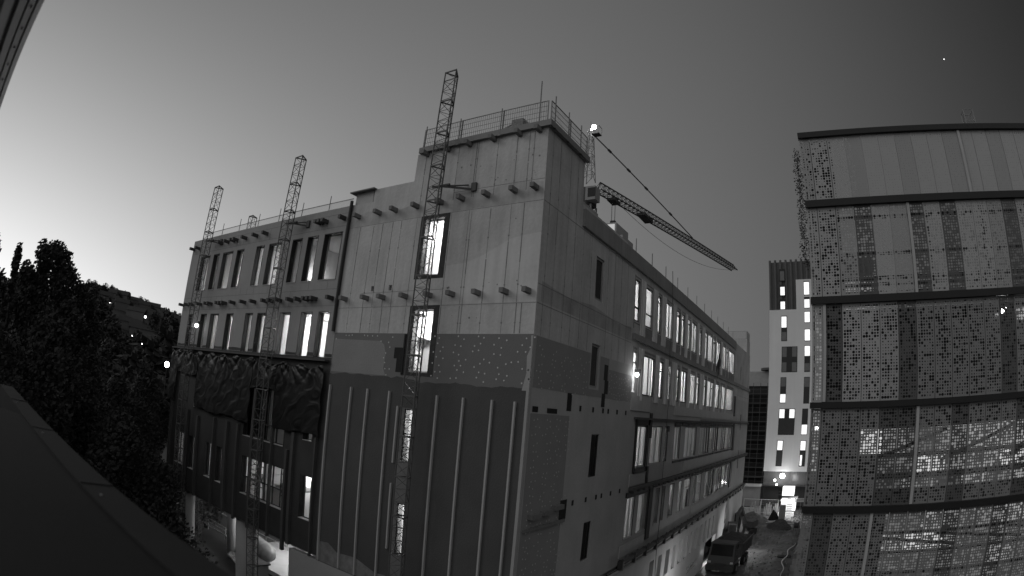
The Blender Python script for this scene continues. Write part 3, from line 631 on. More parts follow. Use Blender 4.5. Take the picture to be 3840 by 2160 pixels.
def lattice(m, cx, cy, za, zb, wa, wb, step=1.4, ch=.13, br=.06):
    n = max(1, int((zb - za) / step))
    for k in range(n):
        z_a, z_b = za + (zb - za) * k / n, za + (zb - za) * (k + 1) / n; w1 = wa + (wb - wa) * k / n; w2 = wa + (wb - wa) * (k + 1) / n
        for i in range(4):
            s1 = [(-1, -1), (1, -1), (1, 1), (-1, 1)][i]; s2 = [(-1, -1), (1, -1), (1, 1), (-1, 1)][(i + 1) % 4]
            p = lambda s, ww, z: (cx + s[0] * ww / 2, cy + s[1] * ww / 2, z)
            m.bar(p(s1, w1, z_a), p(s1, w2, z_b), ch); m.bar(p(s1, w1, z_a), p(s2, w2, z_b), br) if k % 2 else m.bar(p(s2, w1, z_a), p(s1, w2, z_b), br)
            m.bar(p(s1, w2, z_b), p(s2, w2, z_b), br)
lattice(m_, cx, cy, GZ, 23.2, 1.5, 1.5); m_.build('mast', STEEL, T)
m_ = MB(); lattice(m_, cx, cy, 26.3, 33.0, 1.15, .5, 1.1, .1, .05); m_.bar((cx, cy, 33), (cx, cy, 34.2), .05); m_.build('apex_tower', mat('crane_paint', .35, amt=.1), T)
m_ = MB(); m_.box(cx - .9, cx + .9, cy - .9, cy + .9, 24.6, 25.3); m_.bar((cx, cy, 23.2), (cx, cy, 24.6), 2.0, 16); m_.build('slewing_ring', DSTEEL, T)
m_ = MB(); m_.box(-24.95, -23.75, 52.9, 54.2, 23.4, 25.0); cb = m_.build('cab', mat('crane_cab', .28), T)
m_ = MB(); m_.box(-24.65, -23.72, 52.86, 52.895, 23.75, 24.8); m_.build('cab_window', mat('dark_glass', .02, rough=.1), cb)
m_ = MB(); m_.box(-24.8, -23.9, 53.6, 54.5, 32.0, 32.1)
for a in (-24.8, -23.9):
    m_.bar((a, 53.6, 32.1), (a, 53.6, 33), .05); m_.bar((a, 54.5, 32.1), (a, 54.5, 33), .05)
m_.bar((-24.8, 53.6, 33), (-23.9, 53.6, 33), .05); m_.bar((-23.9, 53.6, 33), (-23.9, 54.5, 33), .05); m_.build('apex_platform', DSTEEL, T)
TE = J0 + jd * LJ * .60 + Vector((0, 0, 1.05)); AP = Vector((-24.9, 54.6, 32.3))
m_ = MB(); m_.bar(AP, TE, .15, 6)
for f in (.13, .3, .47, .73): q = AP + (TE - AP) * f; m_.bar(q - (TE - AP).normalized() * .3, q + (TE - AP).normalized() * .3, .3, 6)
m_.build('tie_bar', DSTEEL, T)
m_ = MB(); pr = J0 + jd * 5 + Vector((0, 0, -.4))
for k in range(1, 21):
    f = k / 20; q = J0 + jd * (5 + (LJ - 7) * f) + Vector((0, 0, -.4 - 3.6 * 4 * f * (1 - f) * .55)); m_.bar(pr, q, .035); pr = q
m_.build('power_cable', DSTEEL, T)
m_ = MB(); q = J0 + jd * 3.2; m_.box(q.x - .5, q.x + .5, q.y - .9, q.y + .9, 24.9, 25.2); m_.bar((q.x - .2, q.y, 24.9), (q.x - .2, q.y, 22.6), .05); m_.bar((q.x + .2, q.y, 24.9), (q.x + .2, q.y, 22.6), .05); m_.box(q.x - .3, q.x + .3, q.y - .2, q.y + .2, 21.9, 22.6); m_.build('trolley_hook', DSTEEL, T)
m_ = MB(); q = J0 + jd * 10; m_.box(q.x - .5, q.x + .6, q.y - 1.6, q.y + 1.6, 25.0, 25.35); m_.build('walkway', DSTEEL, T)
def ball(r, n=10):
    m = MB(); vs = []; fs = []
    for i in range(n + 1):
        for k in range(n): a = math.pi * i / n; b = 2 * math.pi * k / n; vs.append((r * math.sin(a) * math.cos(b), r * math.sin(a) * math.sin(b), r * math.cos(a)))
    for i in range(n):
        for k in range(n): fs.append((i * n + k, i * n + (k + 1) % n, (i + 1) * n + (k + 1) % n, (i + 1) * n + k))
    m.add(vs, fs); return m
def bulb(loc, r, label, m, parent=None, name='lamp'):
    o = ball(r).build(name, m); o.location = loc
    if parent is not None:
        o.parent = parent; o.matrix_parent_inverse = Matrix.Translation(-Vector(parent.location))
    else: tag(o, label, 'lamp')
    return o
bulb((-24.35, 53.3, 32.7), .28, None, BRIGHT, T); bulb((-24.75, 53.5, 32.55), .13, None, BRIGHT, T)

# ---------------------------------------------------------------- tarpaulins
tarpm = mat('black_tarpaulin', .012, rough=.4, amt=.5, scale=1.2, spec=.3)
def tarp(u0, u1, z1_, zbot, label, seed, nu=160, nz=90, ties=5, cut=None):
    rr = random.Random(seed); m = MB(); idx = {}
    tie = [u0 + (u1 - u0) * (k + .5 * rr.random() + .2) / ties for k in range(ties)]
    sag = lambda u: .20 * abs(math.sin((u - u0) * math.pi * ties / (u1 - u0) + .4)) ** 1.5
    def dep(u, z):
        f = 0
        for q_, t_ in enumerate(tie):
            dx = u - t_; h = max(.02, z1_ - z); r_ = math.hypot(dx, h)
            if h > abs(dx) * .25: f += .16 * min(r_, .7) * math.exp(-r_ / .6) * (1 - 2 * abs(math.sin(math.atan2(dx, h) * (3.5 + q_ % 3) + q_ * 2)))
        w2 = noise2(u * .7 + seed, z * 1.1)
        return -.2 - .045 * noise2(u * .8 + seed + w2, z * .5) - .05 * math.exp(-(z1_ - z) * 1.6) * noise2(u * 2.1 + 2 * w2, z * 3.2) - .02 * abs(noise2(u * .9 + 2 * w2, z * .7 - w2)) + f
    for i in range(nu + 1):
        u = u0 + (u1 - u0) * i / nu
        zt = z1_ - sag(u) - (u - u0) * .008; zb = zbot(u) + .07 * math.sin(u * 1.7) + .03 * math.sin(u * 5.1)
        for k in range(nz + 1):
            z = zt + (zb - zt) * k / nz; idx[i, k] = len(m.v); m.v.append((u + .05 * math.sin(z * 5), 17 + dep(u, z), z))
    m.f = [(idx[i, k], idx[i + 1, k], idx[i + 1, k + 1], idx[i, k + 1]) for i in range(nu) for k in range(nz)]
    o = m.build('tarpaulin', tarpm, smooth=True)
    tag(o, label, 'tarpaulin', 'black tarpaulins hung on the left wing'); sd = o.modifiers.new('thickness', 'SOLIDIFY'); sd.thickness = .01; return o
tarp(-37.3, -26.3, 1.42, lambda u: -2.1 if u < -36.2 else (-.15 if u < -33.0 else -2.15), 'wide black tarpaulin hung below the windows on the left half of the wing', 3, 260, 90, 7)
tarp(-26.25, -20.2, 1.28, lambda u: -.25 if u < -23.95 else -2.05, 'crumpled black tarpaulin gathered in folds, next to the striped wall', 8, 170, 90, 4)
t = thing('plank_rail', (-37.3, 16.8, 1.45), 'long dark rail from which the tarpaulins hang', 'rail')
m_ = MB(); m_.box(-37.35, -20.15, 16.72, 16.98, 1.42, 1.50); m_.build('rail', DSTEEL, t)
# thin pale pole standing in the opening left of the wide tarpaulin
o = MB().bar((0, 0, 0), (0, 0, 2.1), .09, 6).build('prop', FRM); o.location = (-33.1, 16.9, -2.15); tag(o, 'pale upright prop in the gap beside the wide tarpaulin', 'prop')

# ---------------------------------------------------------------- lamps on the facades
def flood(loc, label, power, r=.16, m=BRIGHT):
    t = thing('site_lamp', loc, label, 'lamp')
    bx = MB(); x, y, z = loc; bx.box(x - .14, x + .14, y + .02, y + .16, z + .1, z + .28); bx.bar((x, y + .1, z + .1), (x, y + .35, z + .3), .05); bx.build('housing', DSTEEL, t)
    o = ball(r).build('bulb', m); o.location = loc; o.parent = t; o.matrix_parent_inverse = Matrix.Translation(-Vector(loc))
    if power: lamp(loc[0] + .25 if power > 0 else loc[0], loc[1] - .3, loc[2], abs(power))
flood((-9.45, 27.4, 2.35), 'bright round lamp at the edge of the insulated corner wall, beside the street windows', 6, .11)
flood((-33.6, 16.6, 2.95), 'bright lamp hanging in front of a window near the leftmost mast', 4, .12)

# dark cloth flapping on the street facade
m_ = MB(); pts = [(49.3, 6.2), (49.9, 5.6), (50.6, 5.2), (49.6, 4.95), (49.1, 4.4), (48.9, 3.7), (48.7, 3.75), (48.9, 4.6), (48.8, 5.2), (49.1, 5.6)]
m_.add([(-9.45 + .08 * math.sin(k * 2.1), p[0], p[1]) for k, p in enumerate(pts)], [tuple(range(len(pts)))])
o = m_.build('hanging_cloth', REV); sd = o.modifiers.new('thickness', 'SOLIDIFY'); sd.thickness = .02; tag(o, 'dark torn cloth hanging from an upper street window', 'cloth')
# rope down the street facade
m_ = MB(); pr = None
for k in range(41):
    z = 9.3 - k * .5; q = Vector((-9.42, 33.35 + .12 * math.sin(k * .5) + (.9 * ((k - 20) / 20) ** 2 if k > 20 else 0), z)); 
    if pr: m_.bar(pr, q, .03)
    pr = q
tag(m_.build('hanging_cable', DSTEEL), 'thin dark cable hanging down the street facade', 'cable')

# ---------------------------------------------------------------- perforated screen building on the right
S = thing('perforated_building', (-.5, 21.6, GZ), 'building clad in perforated metal panels with dark floor bands on the right', 'building')
YS = 21.6
PL2 = mat('second_perforated_metal', .31, rough=.5, amt=.05, scale=.7); PL = mat('perforated_metal', .36, rough=.5, amt=.05, scale=.7, metal=0.0); PD = mat('dark_perforated_metal', .095, rough=.5, amt=.06); PM = mat('mid_perforated_metal', .21, rough=.5, amt=.05)
tiers = [(8.54, 11.28), (4.72, 8.24), (.84, 4.43), (-2.98, .60), (-13.0, -3.24)]
bands = [(11.29, 11.53), (8.25, 8.53), (4.44, 4.71), (.61, .83), (-3.23, -2.99)]
XS = [-.5, -.06] + [.70 + .76 * k for k in range(0, 18)]
dark = {1: (3, 6, 8, 12), 2: (1, 5, 11), 3: (4, 5, 8, 12), 4: (1, 8, 11)}
midp = {2: (6, 7, 8, 9, 10, 12, 13), 3: (0, 1, 2, 3, 6, 7, 9, 10, 11, 13), 4: (0, 2, 3, 4, 5, 6, 7, 9, 10, 12, 13)}
pitch = .112
def panel(xa, xb, za, zb, m, hole, rr):
    g = .012; xa += g; xb -= g; vs = []; fs = []
    n = max(2, int((xb - xa - .05) / pitch)); ox = (xb - xa - n * pitch) / 2; nr = int((zb - za - .06) / pitch); oz = (zb - za - nr * pitch) / 2
    def quad(a, b, c_, d):
        k = len(vs); vs.extend([(a, YS, c_), (b, YS, c_), (b, YS, d), (a, YS, d)]); fs.append((k, k + 1, k + 2, k + 3))
    quad(xa, xa + ox, za, zb); quad(xb - ox, xb, za, zb); quad(xa + ox, xb - ox, za, za + oz); quad(xa + ox, xb - ox, zb - oz, zb)
    NS = 8
    for i in range(n):
        run = None
        for k in range(nr):
            a = xa + ox + i * pitch; c_ = za + oz + k * pitch; r = hole(i, n, c_ + pitch / 2, a + pitch / 2, rr)
            if r <= 0:
                if run is None: run = c_
                continue
            if run is not None: quad(a, a + pitch, run, c_); run = None
            cx_, cz_ = a + pitch / 2, c_ + pitch / 2; b0 = len(vs); h = pitch / 2
            out = [(h, 0), (h, h), (0, h), (-h, h), (-h, 0), (-h, -h), (0, -h), (h, -h)]
            for q in range(NS): vs.append((cx_ + out[q][0], YS, cz_ + out[q][1]))
            for q in range(NS): a_ = math.pi / 4 * q; vs.append((cx_ + r * math.cos(a_), YS, cz_ + r * math.sin(a_)))
            for q in range(NS): fs.append((b0 + q, b0 + (q + 1) % NS, b0 + 8 + (q + 1) % NS, b0 + 8 + q))
        if run is not None: a = xa + ox + i * pitch; quad(a, a + pitch, run, za + oz + nr * pitch)
    # folded edges give the sheet its depth
    mb = MB(); mb.add(vs, fs); mb.box(xa, xa + .004, YS + .001, YS + .06, za, zb); mb.box(xb - .004, xb, YS + .001, YS + .06, za, zb)
    mb.build('screen_panel', m, S)
def hole_fn(ti, pi):
    def f(i, n, z, x, rr):
        r = rr.random()
        if ti == 0:
            if pi < 3 or (pi == 3 and i < 2): return (.016, .024, .036, .052, 0)[int(r * 5)]
            if z > 11.08: return (.01, .03, 0)[int(r * 3)]
            return .006 if 5.5 < x < 5.7 or 7.4 < x < 7.5 else (0 if r > .55 else .012)
        if r < .07: return 0
        return .017 if r < .3 else (.028 if r < .6 else (.042 if r < .84 else .0555))
    return f
rr = random.Random(5)
for ti, (za, zb) in enumerate(tiers):
    if ti == 4: za = -7.2
    for pi in range(len(XS) - 1):
        m = PD if pi in dark.get(ti, ()) else (PM if pi in midp.get(ti, ()) else (PL if (pi * 7 + ti) % 3 else PL2))
        panel(XS[pi], XS[pi + 1], za, zb, m, hole_fn(ti, pi), rr)
for za, zb in bands:
    m_ = MB(); m_.box(-.53, 13.7, YS - .16, YS + .1, za, zb); m_.build('floor_band', mat('band_steel', .018, rough=.45), S)
for x, ti in ((6.87, 0), (3.82, 1), (0.0, 2), (3.79, 3), (2.25, 4)):
    za, zb = tiers[ti]; za = max(za, -7.2); m_ = MB(); m_.box(x - .06, x + .06, YS - .07, YS - .004, za + .01, zb - .01); m_.build('cover_strip', mat('cover_strip', .42), S)
m_ = MB(); m_.box(-.1, 16, 23.2, 34, GZ, 4.5); m_.box(-.3, .85, 22.3, 24.5, 4.5, 11.5); m_.box(-.3, 14, YS + .3, YS + 1.4, -7.35, -7.25); m_.build('inner_wall', mat('inner_dark_wall', .035, amt=.3, scale=.8), S)
m_ = MB()
for z in (8.05, 6.55, 5.55, 5.3, 4.95): m_.box(-.3, 14, 22.4, 22.5, z - .07, z + .07)
for x in (4.75, 7.45, 9.9, 12.3): m_.box(x - .05, x + .05, 22.4, 22.5, 4.5, 11.0)
m_.box(-.3, 14, 22.3, 23.1, 4.6, 4.8); m_.build('support_frame', DSTEEL, S)
for z0_, z1_, xa, br in ((3.75, 4.25, 5.6, 1), (3.0, 3.25, 5.2, 0), (-1.15, -.2, 1.6, 1), (-1.95, -1.3, 2.4, 1), (-2.55, -2.15, 2.4, 0), (-4.25, -3.5, 3.0, 1), (-5.05, -4.4, 3.0, 1), (-5.9, -5.2, 3.0, 0), (-6.8, -6.1, 3.4, 0), (5.05, 5.2, .9, 0)):
    x = xa
    while x < 12.5:
        x2 = min(12.6, x + R.uniform(.9, 1.9)); v = R.random()
        m_ = MB(); m_.box(x + .03, x2 - .03, 23.12, 23.195, z0_, z1_)
        m_.build('window', emit('screen_lit_%d_%d' % (int(v * 4), br), (.13, .2, .3, .6)[int(v * 4)] if br else (.08, .14, .2, .3)[int(v * 4)], .45, 1.2) if z1_ < 3 or v > .6 else mat('dark_glass', .02, rough=.1), S)
        x = x2
        if z1_ > 3 and z1_ < 4 or z1_ > 5: x += 1.2
m_ = MB()
for a in range(3):
    m_.bar((1.8 + a * 3.4, 23.05, -1.5), (5.4 + a * 3.4, 23.05, -.3), .13); m_.bar((2 + a * 3.4, 23.05, -4.4), (6.4 + a * 3.4, 23.05, -4.9), .12)
m_.split(8, 'stair_stringer', DSTEEL, S)
bulb((8.05, 22.7, 4.05), .09, None, BRIGHT, S); bulb((8.3, 22.8, 4.2), .07, None, BRIGHT, S); bulb((-.24, 22.6, -.12), .06, None, BRIGHT, S)
m_ = MB(); m_.box(-.45, -.4, YS + .1, YS + 1.5, -3.0, 11.2); m_.build('side_return', PM, S)

# ---------------------------------------------------------------- foliage helper
def leaves(m, cx, cy, cz, rx, rz, n, s, rr):
    for _ in range(n):
        a = rr.uniform(0, 2 * math.pi); u = rr.uniform(-1, 1); rad = rr.random() ** .35; k = math.sqrt(1 - u * u)
        x, y, z = cx + rx * rad * k * math.cos(a), cy + rx * rad * k * math.sin(a), cz + rz * rad * u
        d = Vector((rr.gauss(0, 1), rr.gauss(0, 1), rr.gauss(0, 1))).normalized(); e = d.orthogonal().normalized(); ss = s * rr.uniform(.6, 1.4); e2 = d.cross(e) * ss * .6; e = e * ss
        i = len(m.v); m.v += [(x + e.x, y + e.y, z + e.z), (x + e2.x, y + e2.y, z + e2.z), (x - e.x, y - e.y, z - e.z), (x - e2.x, y - e2.y, z - e2.z)]; m.f.append((i, i + 1, i + 2, i + 3))
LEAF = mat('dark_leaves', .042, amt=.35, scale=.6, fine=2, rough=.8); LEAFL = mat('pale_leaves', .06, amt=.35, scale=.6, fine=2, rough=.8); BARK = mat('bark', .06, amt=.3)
def tree(az, d, top, rad, label, base=GZ - .3, n=8500, s=.13, m=LEAF, grp='trees beyond the left corner of the near roof', seed=0, pointed=1.0, cat='tree', low=.12):
    rr = random.Random(seed + int(az * 10)); x, y = d * math.sin(math.radians(az)), d * math.cos(math.radians(az))
    t = thing('tree', (x, y, base), label, cat, grp)
    H = top - base; tr = MB(); tr.bar((x, y, base), (x + .2, y, base + H * .85), .5, 8, .08)
    cr = MB(); nc = 46
    for k in range(nc):
        f = (k + .5) / nc; z = base + H * (low + (1 - low) * f)
        prof = (math.sin(math.pi * min(1, f * 1.15 + .18)) ** .7 if f < .72 else 1) * (1 - f ** 2.2) ** (.75 * pointed) + .04
        a = rr.uniform(0, 6.28); q = rad * prof * rr.uniform(.35, .9)
        px, py = x + q * math.cos(a), y + q * math.sin(a); rcl = rad * rr.uniform(.26, .46) * (.35 + prof * .65)
        if k % 3 == 0: tr.bar((x + .1, y, z - rcl * 1.2), (px, py, z), .12, 5, .04)
        leaves(cr, px, py, z, rcl, rcl * rr.uniform(1.0, 1.6), int(n / nc * (.5 + prof)), s, rr)
    leaves(cr, x, y, top - .5, .25 * rad, .9, int(n * .02), s, rr)
    tr.build('trunk', BARK, t); cr.build('crown', m, t); return t
for k, (az, d, top, rad, lb, kw) in enumerate([
    (-87.3, 26, 3.5, 1.8, 'dark tree cut by the left edge of the picture', {}),
    (-84.2, 30, 3.9, 1.0, 'narrow dark conifer standing left of the tall tree clump', dict(pointed=1.6)),
    (-85.8, 34, 2.8, 3.4, 'low broad tree filling the gap at the left edge', {}),
    (-82.9, 36, 3.9, 2.4, 'left shoulder tree of the tall clump', {}),
    (-81.4, 37, 5.45, 2.3, 'tall tree, second highest top of the clump', dict(pointed=.7, n=10000)),
    (-79.7, 38, 5.85, 3.0, 'tallest tree, highest top of the clump', dict(pointed=.62, n=14000)),
    (-78.2, 37, 4.7, 2.7, 'tree forming the right slope of the clump just below the top', {}),
    (-76.6, 38, 3.9, 2.5, 'tree lower down the right slope of the clump', {}),
    (-75.2, 39, 3.2, 2.0, 'slim tree at the foot of the slope beside the hill', {}),
    (-79.5, 31, .9, 4.6, 'broad dark tree filling the middle of the clump', dict(n=18000)),
    (-74.6, 36, -.2, 4.0, 'broad dark tree in front of the hillside', dict(n=14000)),
    (-84.5, 27, -.5, 4.0, 'broad dark tree low at the left edge', dict(n=14000)),
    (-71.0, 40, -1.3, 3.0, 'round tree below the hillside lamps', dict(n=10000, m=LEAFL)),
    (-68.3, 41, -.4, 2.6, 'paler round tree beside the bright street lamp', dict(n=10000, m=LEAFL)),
    (-66.6, 46, -2.4, 2.8, 'dark tree next to the corner of the wing', dict(n=9000)),
    (-70.5, 31, -3.3, 4.2, 'broad low tree behind the near roof edge', dict(n=14000)),
    (-66.0, 33, -5.6, 3.2, 'low tree in front of the first round column', dict(n=10000)),
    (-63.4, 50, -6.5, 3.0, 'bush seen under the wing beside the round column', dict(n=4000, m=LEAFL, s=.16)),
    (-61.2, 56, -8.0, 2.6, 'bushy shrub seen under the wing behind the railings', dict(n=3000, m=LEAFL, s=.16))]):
    tree(az, d, top, rad, lb, seed=k, **kw)
# hillside trees: one crown copied, and houses
def hillpos(az, r): x, y = r * math.sin(math.radians(az)), r * math.cos(math.radians(az)); return x, y, hill_h(x, y)
hp = thing('hillside_tree', (0, 0, 0), 'small dark tree among the houses on the hillside', 'tree', 'small trees scattered over the hillside', local=True)
cr = MB(); rr = random.Random(11)
for k in range(9): leaves(cr, rr.uniform(-2, 2), rr.uniform(-2, 2), 4.5 + rr.uniform(-2, 3), 2.2, 2.2, 70, .6, rr)
cr.build('crown', LEAF, hp); MB().bar((0, 0, -1), (0, 0, 4), .5, 6, .3).build('trunk', BARK, hp)
first = True
for k in range(190):
    az = rr.uniform(-76, -63.5); r = rr.uniform(110, 418) if k % 5 < 2 else (rr.uniform(385, 424) if k % 5 == 2 else rr.uniform(105, 230))
    x, y, z = hillpos(az, r); o = hp if first else copy_tree(hp); first = False
    o.location = (x, y, z); s = rr.uniform(.4, .9) if r > 330 else rr.uniform(.7, 1.2); o.scale = (s * 1.2, s * 1.2, s); o.rotation_euler.z = rr.uniform(0, 6)
for az, r, s, lb in ((-68.4, 150, 2.4, 'large round tree crown on the near hillside, above the bright street lamp'), (-66.6, 165, 2.7, 'large spreading tree crown on the hillside beside the wing corner'), (-69.9, 140, 2.0, 'large dark tree crown on the lower hillside'), (-67.1, 120, 1.6, 'pale bushy crown at the foot of the hill near the wing corner')):
    o = copy_tree(hp); x, y, z = hillpos(az, r); o.location = (x, y, z - 2); o.scale = (s, s, s * .85); o['label'] = lb; o['group'] = 'large crowns at the foot of the hill'
hs = thing('hillside_house', (0, 0, 0), 'small dark house with a pitched roof on the hillside', 'house', 'houses on the hillside', local=True)
MB().box(-5, 5, -3.5, 3.5, -3, 4).build('wall', mat('house_wall', .13, amt=.1), hs)
MB().add([(-5.4, -3.9, 4), (5.4, -3.9, 4), (5.4, 3.9, 4), (-5.4, 3.9, 4), (-5.4, 0, 7), (5.4, 0, 7)], [(0, 1, 5, 4), (2, 3, 4, 5), (0, 4, 3), (1, 2, 5), (0, 3, 2, 1)]).build('roof', mat('house_roof', .05), hs)
first = True
for k in range(30):
    az = -75 + 10.5 * (k + rr.random()) / 30; r = rr.choice((270, 320, 360, 400)) + rr.uniform(-12, 12); x, y, z = hillpos(az, r); o = hs if first else copy_tree(hs); first = False
    o.location = (x, y, z); o.rotation_euler.z = -math.radians(az) + rr.uniform(-.3, .3); o.scale = (rr.uniform(.8, 1.5), 1, rr.uniform(.7, 1))
def street_lamp(az, el, d, r, lb, m=SPARK, base=None):
    if base is None:
        dd_ = 110.0
        while dd_ < 420:
            if math.degrees(math.atan2(hill_h(dd_ * math.sin(math.radians(az)), dd_ * math.cos(math.radians(az))) + 4, dd_)) > el: break
            dd_ += 2
        r = r * dd_ / d * .8; d = dd_ - 8
    x, y = d * math.sin(math.radians(az)), d * math.cos(math.radians(az)); z = d * math.tan(math.radians(el)); g = base if base is not None else hill_h(x, y)
    t = thing('street_lamp', (x, y, min(g, z - 3)), lb, 'street lamp', 'street lamps on the hillside')
    MB().bar((x, y, min(g, z - 3)), (x, y, z - r), .25 * d / 200, 6).build('pole', DSTEEL, t)
    o = ball(r, 8).build('lamp_head', m); o.location = (x, y, z); o.parent = t; o.matrix_parent_inverse = Matrix.Translation(-Vector(t.location))
for az, el, d, r, lb in ((-73.09, 4.81, 390, 1.0, 'bright lamp near the top of the hill beside the tall trees'), (-73.3, 4.33, 370, .45, 'faint lamp just below the highest hillside lamp'), (-69.12, 4.31, 360, .95, 'bright lamp under the ridge in the middle of the hill'),
    (-71.84, 2.84, 230, .6, 'round lamp halfway down the hill, beside the tall trees'), (-71.84, 2.14, 210, .35, 'small lamp directly below the round hillside lamp'), (-70.24, 2.24, 215, .45, 'lamp halfway down the hill, right of a pair of lamps'), (-69.07, 1.72, 190, .28, 'faint small lamp low on the hill')):
    street_lamp(az, el, d, r, lb)
street_lamp(-66.2, .26, 52, .25, 'brightest street lamp, beside the lower corner of the wing', BRIGHT, GZ)
# creeper on the edge of the screen building
rr = random.Random(3); cr = MB()
for k in range(34): z = 6.2 + k * .14; leaves(cr, -.62 - .12 * math.sin(k * .8) ** 2, 22.0, z, .16 + .1 * rr.random(), .3, 46, .035, rr)
tag(cr.build('climbing_plant', LEAF), 'leafy creeper growing up the left edge of the perforated building', 'plant')

# ---------------------------------------------------------------- white apartment tower at the end of the street
A = thing('apartment_tower', (-3, 95, GZ), 'tall white apartment tower with dark ribbed top floors at the end of the street', 'building')
YT = 95.0
MB().box(-9.5, 9, YT, YT + 14, -7.5, 18.9).build('white_wall', WHITE, A)
MB().box(-4.85, 9, YT, YT + 14, 18.9, 23.9).build('white_wall', WHITE, A)
m_ = MB(); m_.box(-9.3, 9, YT + .6, YT + 14, 18.9, 27.2)
x = -9.35
while x < 9: m_.bar((x, YT + .45, 18.9), (x, YT + .45, 27.5), .42, 8); x += .93
m_.build('ribbed_wall', mat('ribbed_cladding', .12, amt=.1), A)
def twin(x0_, x1_, z0_, z1_, panes, yy=YT):
    wn = MB().box(x0_, x1_, yy - .03, yy + .05, z0_, z1_).build('window', mat('tower_dark_panel', .045, amt=.15), A)
    for a, b, c_, d, m in panes: MB().box(a, b, yy - .06, yy - .035, c_, d).build('pane', m, wn)
DG = mat('grey_tower_glass', .16, rough=.15, amt=.2)
for z0_, z1_, m in ((23.9, 25.5, DG), (21.4, 22.8, LIT), (19.05, 20.3, LIT)): twin(-7.75, -6.75, z0_ - .1, z1_ + .4, [(-7.6, -6.85, z0_, z1_, m)], YT + .2)
twin(-7.5, -6.5, 13.7, 17.9, [(-7.45, -6.6, 15.95, 17.75, LIT), (-7.4, -6.6, 13.8, 15.2, DG)])
twin(-7.4, -4.7, 8.6, 12.8, [(-7.3, -6.55, 11.1, 12.7, DG), (-5.6, -4.8, 11.1, 12.7, DG), (-7.3, -6.55, 8.7, 10.2, DG), (-5.6, -4.8, 8.7, 10.2, DG)])
twin(-7.5, -6.5, 3.6, 7.8, [(-7.42, -6.58, 6.3, 7.7, DG), (-7.45, -6.55, 3.7, 5.05, LIT)])
twin(-7.55, -4.8, -1.55, 2.7, [(-7.45, -6.6, 1.2, 2.6, LIT), (-5.75, -4.9, 1.2, 2.6, LIT)])
twin(-7.55, -6.5, -6.65, -2.4, [(-7.45, -6.6, -4.0, -2.5, LIT)])
twin(-3.5, -2.5, 16.6, 18.5, [(-3.45, -2.55, 16.7, 18.4, LIT)]); twin(-3.5, -2.5, 13.6, 15.6, [(-3.45, -2.55, 13.7, 15.5, LIT)])
twin(-3.5, -2.5, 21.2, 23.6, [(-3.45, -2.55, 21.3, 23.4, LIT)]); twin(-3.5, -2.5, 19.0, 20.9, [(-3.45, -2.55, 19.1, 20.5, LIT)])
twin(-3.5, -2.5, 8.6, 12.9, [(-3.45, -2.55, 11.2, 12.8, LIT), (-3.45, -2.55, 8.8, 10.0, DG)])
twin(-3.5, -2.5, 3.5, 7.8, [(-3.45, -2.55, 6.2, 7.7, DG)]); twin(-3.6, -2.6, -1.55, 2.7, [(-3.55, -2.65, -1.45, .1, LIT)])
twin(-3.6, -2.6, -6.65, -2.4, [(-3.55, -2.7, -4.0, -2.5, LIT), (-3.5, -3.15, -6.5, -4.8, LIT)])
# glazed lobby
m_ = MB(); m_.box(-9.4, 9, YT + .3, YT + .5, -9.7, -7.5); m_.build('lobby_glazing', mat('lobby_glazing', .13, rough=.2, amt=.5, scale=.6), A)
m_ = MB(); m_.box(-9.5, 9, YT - .6, YT + .3, -9.9, -9.68); m_.build('canopy', DSTEEL, A)
m_ = MB(); m_.box(-9.3, -6.6, YT + .6, YT + .8, GZ, -9.9); m_.box(-4.3, 9, YT + .6, YT + .8, GZ, -9.9)
for z in (-10.4, -10.9, -11.4, -12.0): m_.box(-6.6, -4.3, YT + .3, YT + .5, z, z + .12)
m_.build('ground_storey', mat('ground_storey', .05), A)
bulb((-6.15, YT - .9, -8.15), .42, None, BRIGHT, A); bulb((-7.4, YT - .5, -8.9), .2, None, SPARK, A); lamp(-6.1, YT - 2.0, -8.6, 90, .4); bulb((-7.0, YT - 1, -9.55), .12, None, BRIGHT, A)

# ---------------------------------------------------------------- scaffolded building between the two
F = thing('scaffolded_building', (-16, 128, GZ), 'dark unfinished building wrapped in scaffolding between the street facade and the white tower', 'building')
MB().box(-24, -11.5, 128, 145, GZ, 8.5).build('wall', mat('far_dark_wall', .035, amt=.4, scale=.3), F)
m_ = MB()
for z in [GZ + 2.0 * k for k in range(11)]: m_.bar((-24, 126.2, z), (-11.2, 126.2, z), .12); m_.bar((-24, 126.2, z + 1), (-11.2, 126.2, z + 1), .06); m_.box(-24, -11.2, 126.3, 127.6, z - .1, z)
for x in [-24 + 1.6 * k for k in range(9)]: m_.bar((x, 126.2, GZ), (x, 126.2, 9.2), .1)
m_.build('scaffold', mat('far_scaffold', .10), F)
MB().box(-19, -12.4, 127.7, 140, 8.6, 11.8).build('roof_storey', mat('far_pale_wall', .38), F)
m_ = MB(); m_.bar((-12.4, 128, 12.0), (-12.4, 128, 12.5), 4.5, 16); m_.bar((-12.0, 128, 8.4), (-12.0, 128, 12), .8, 8); m_.build('round_canopy', mat('far_canopy', .1), F)

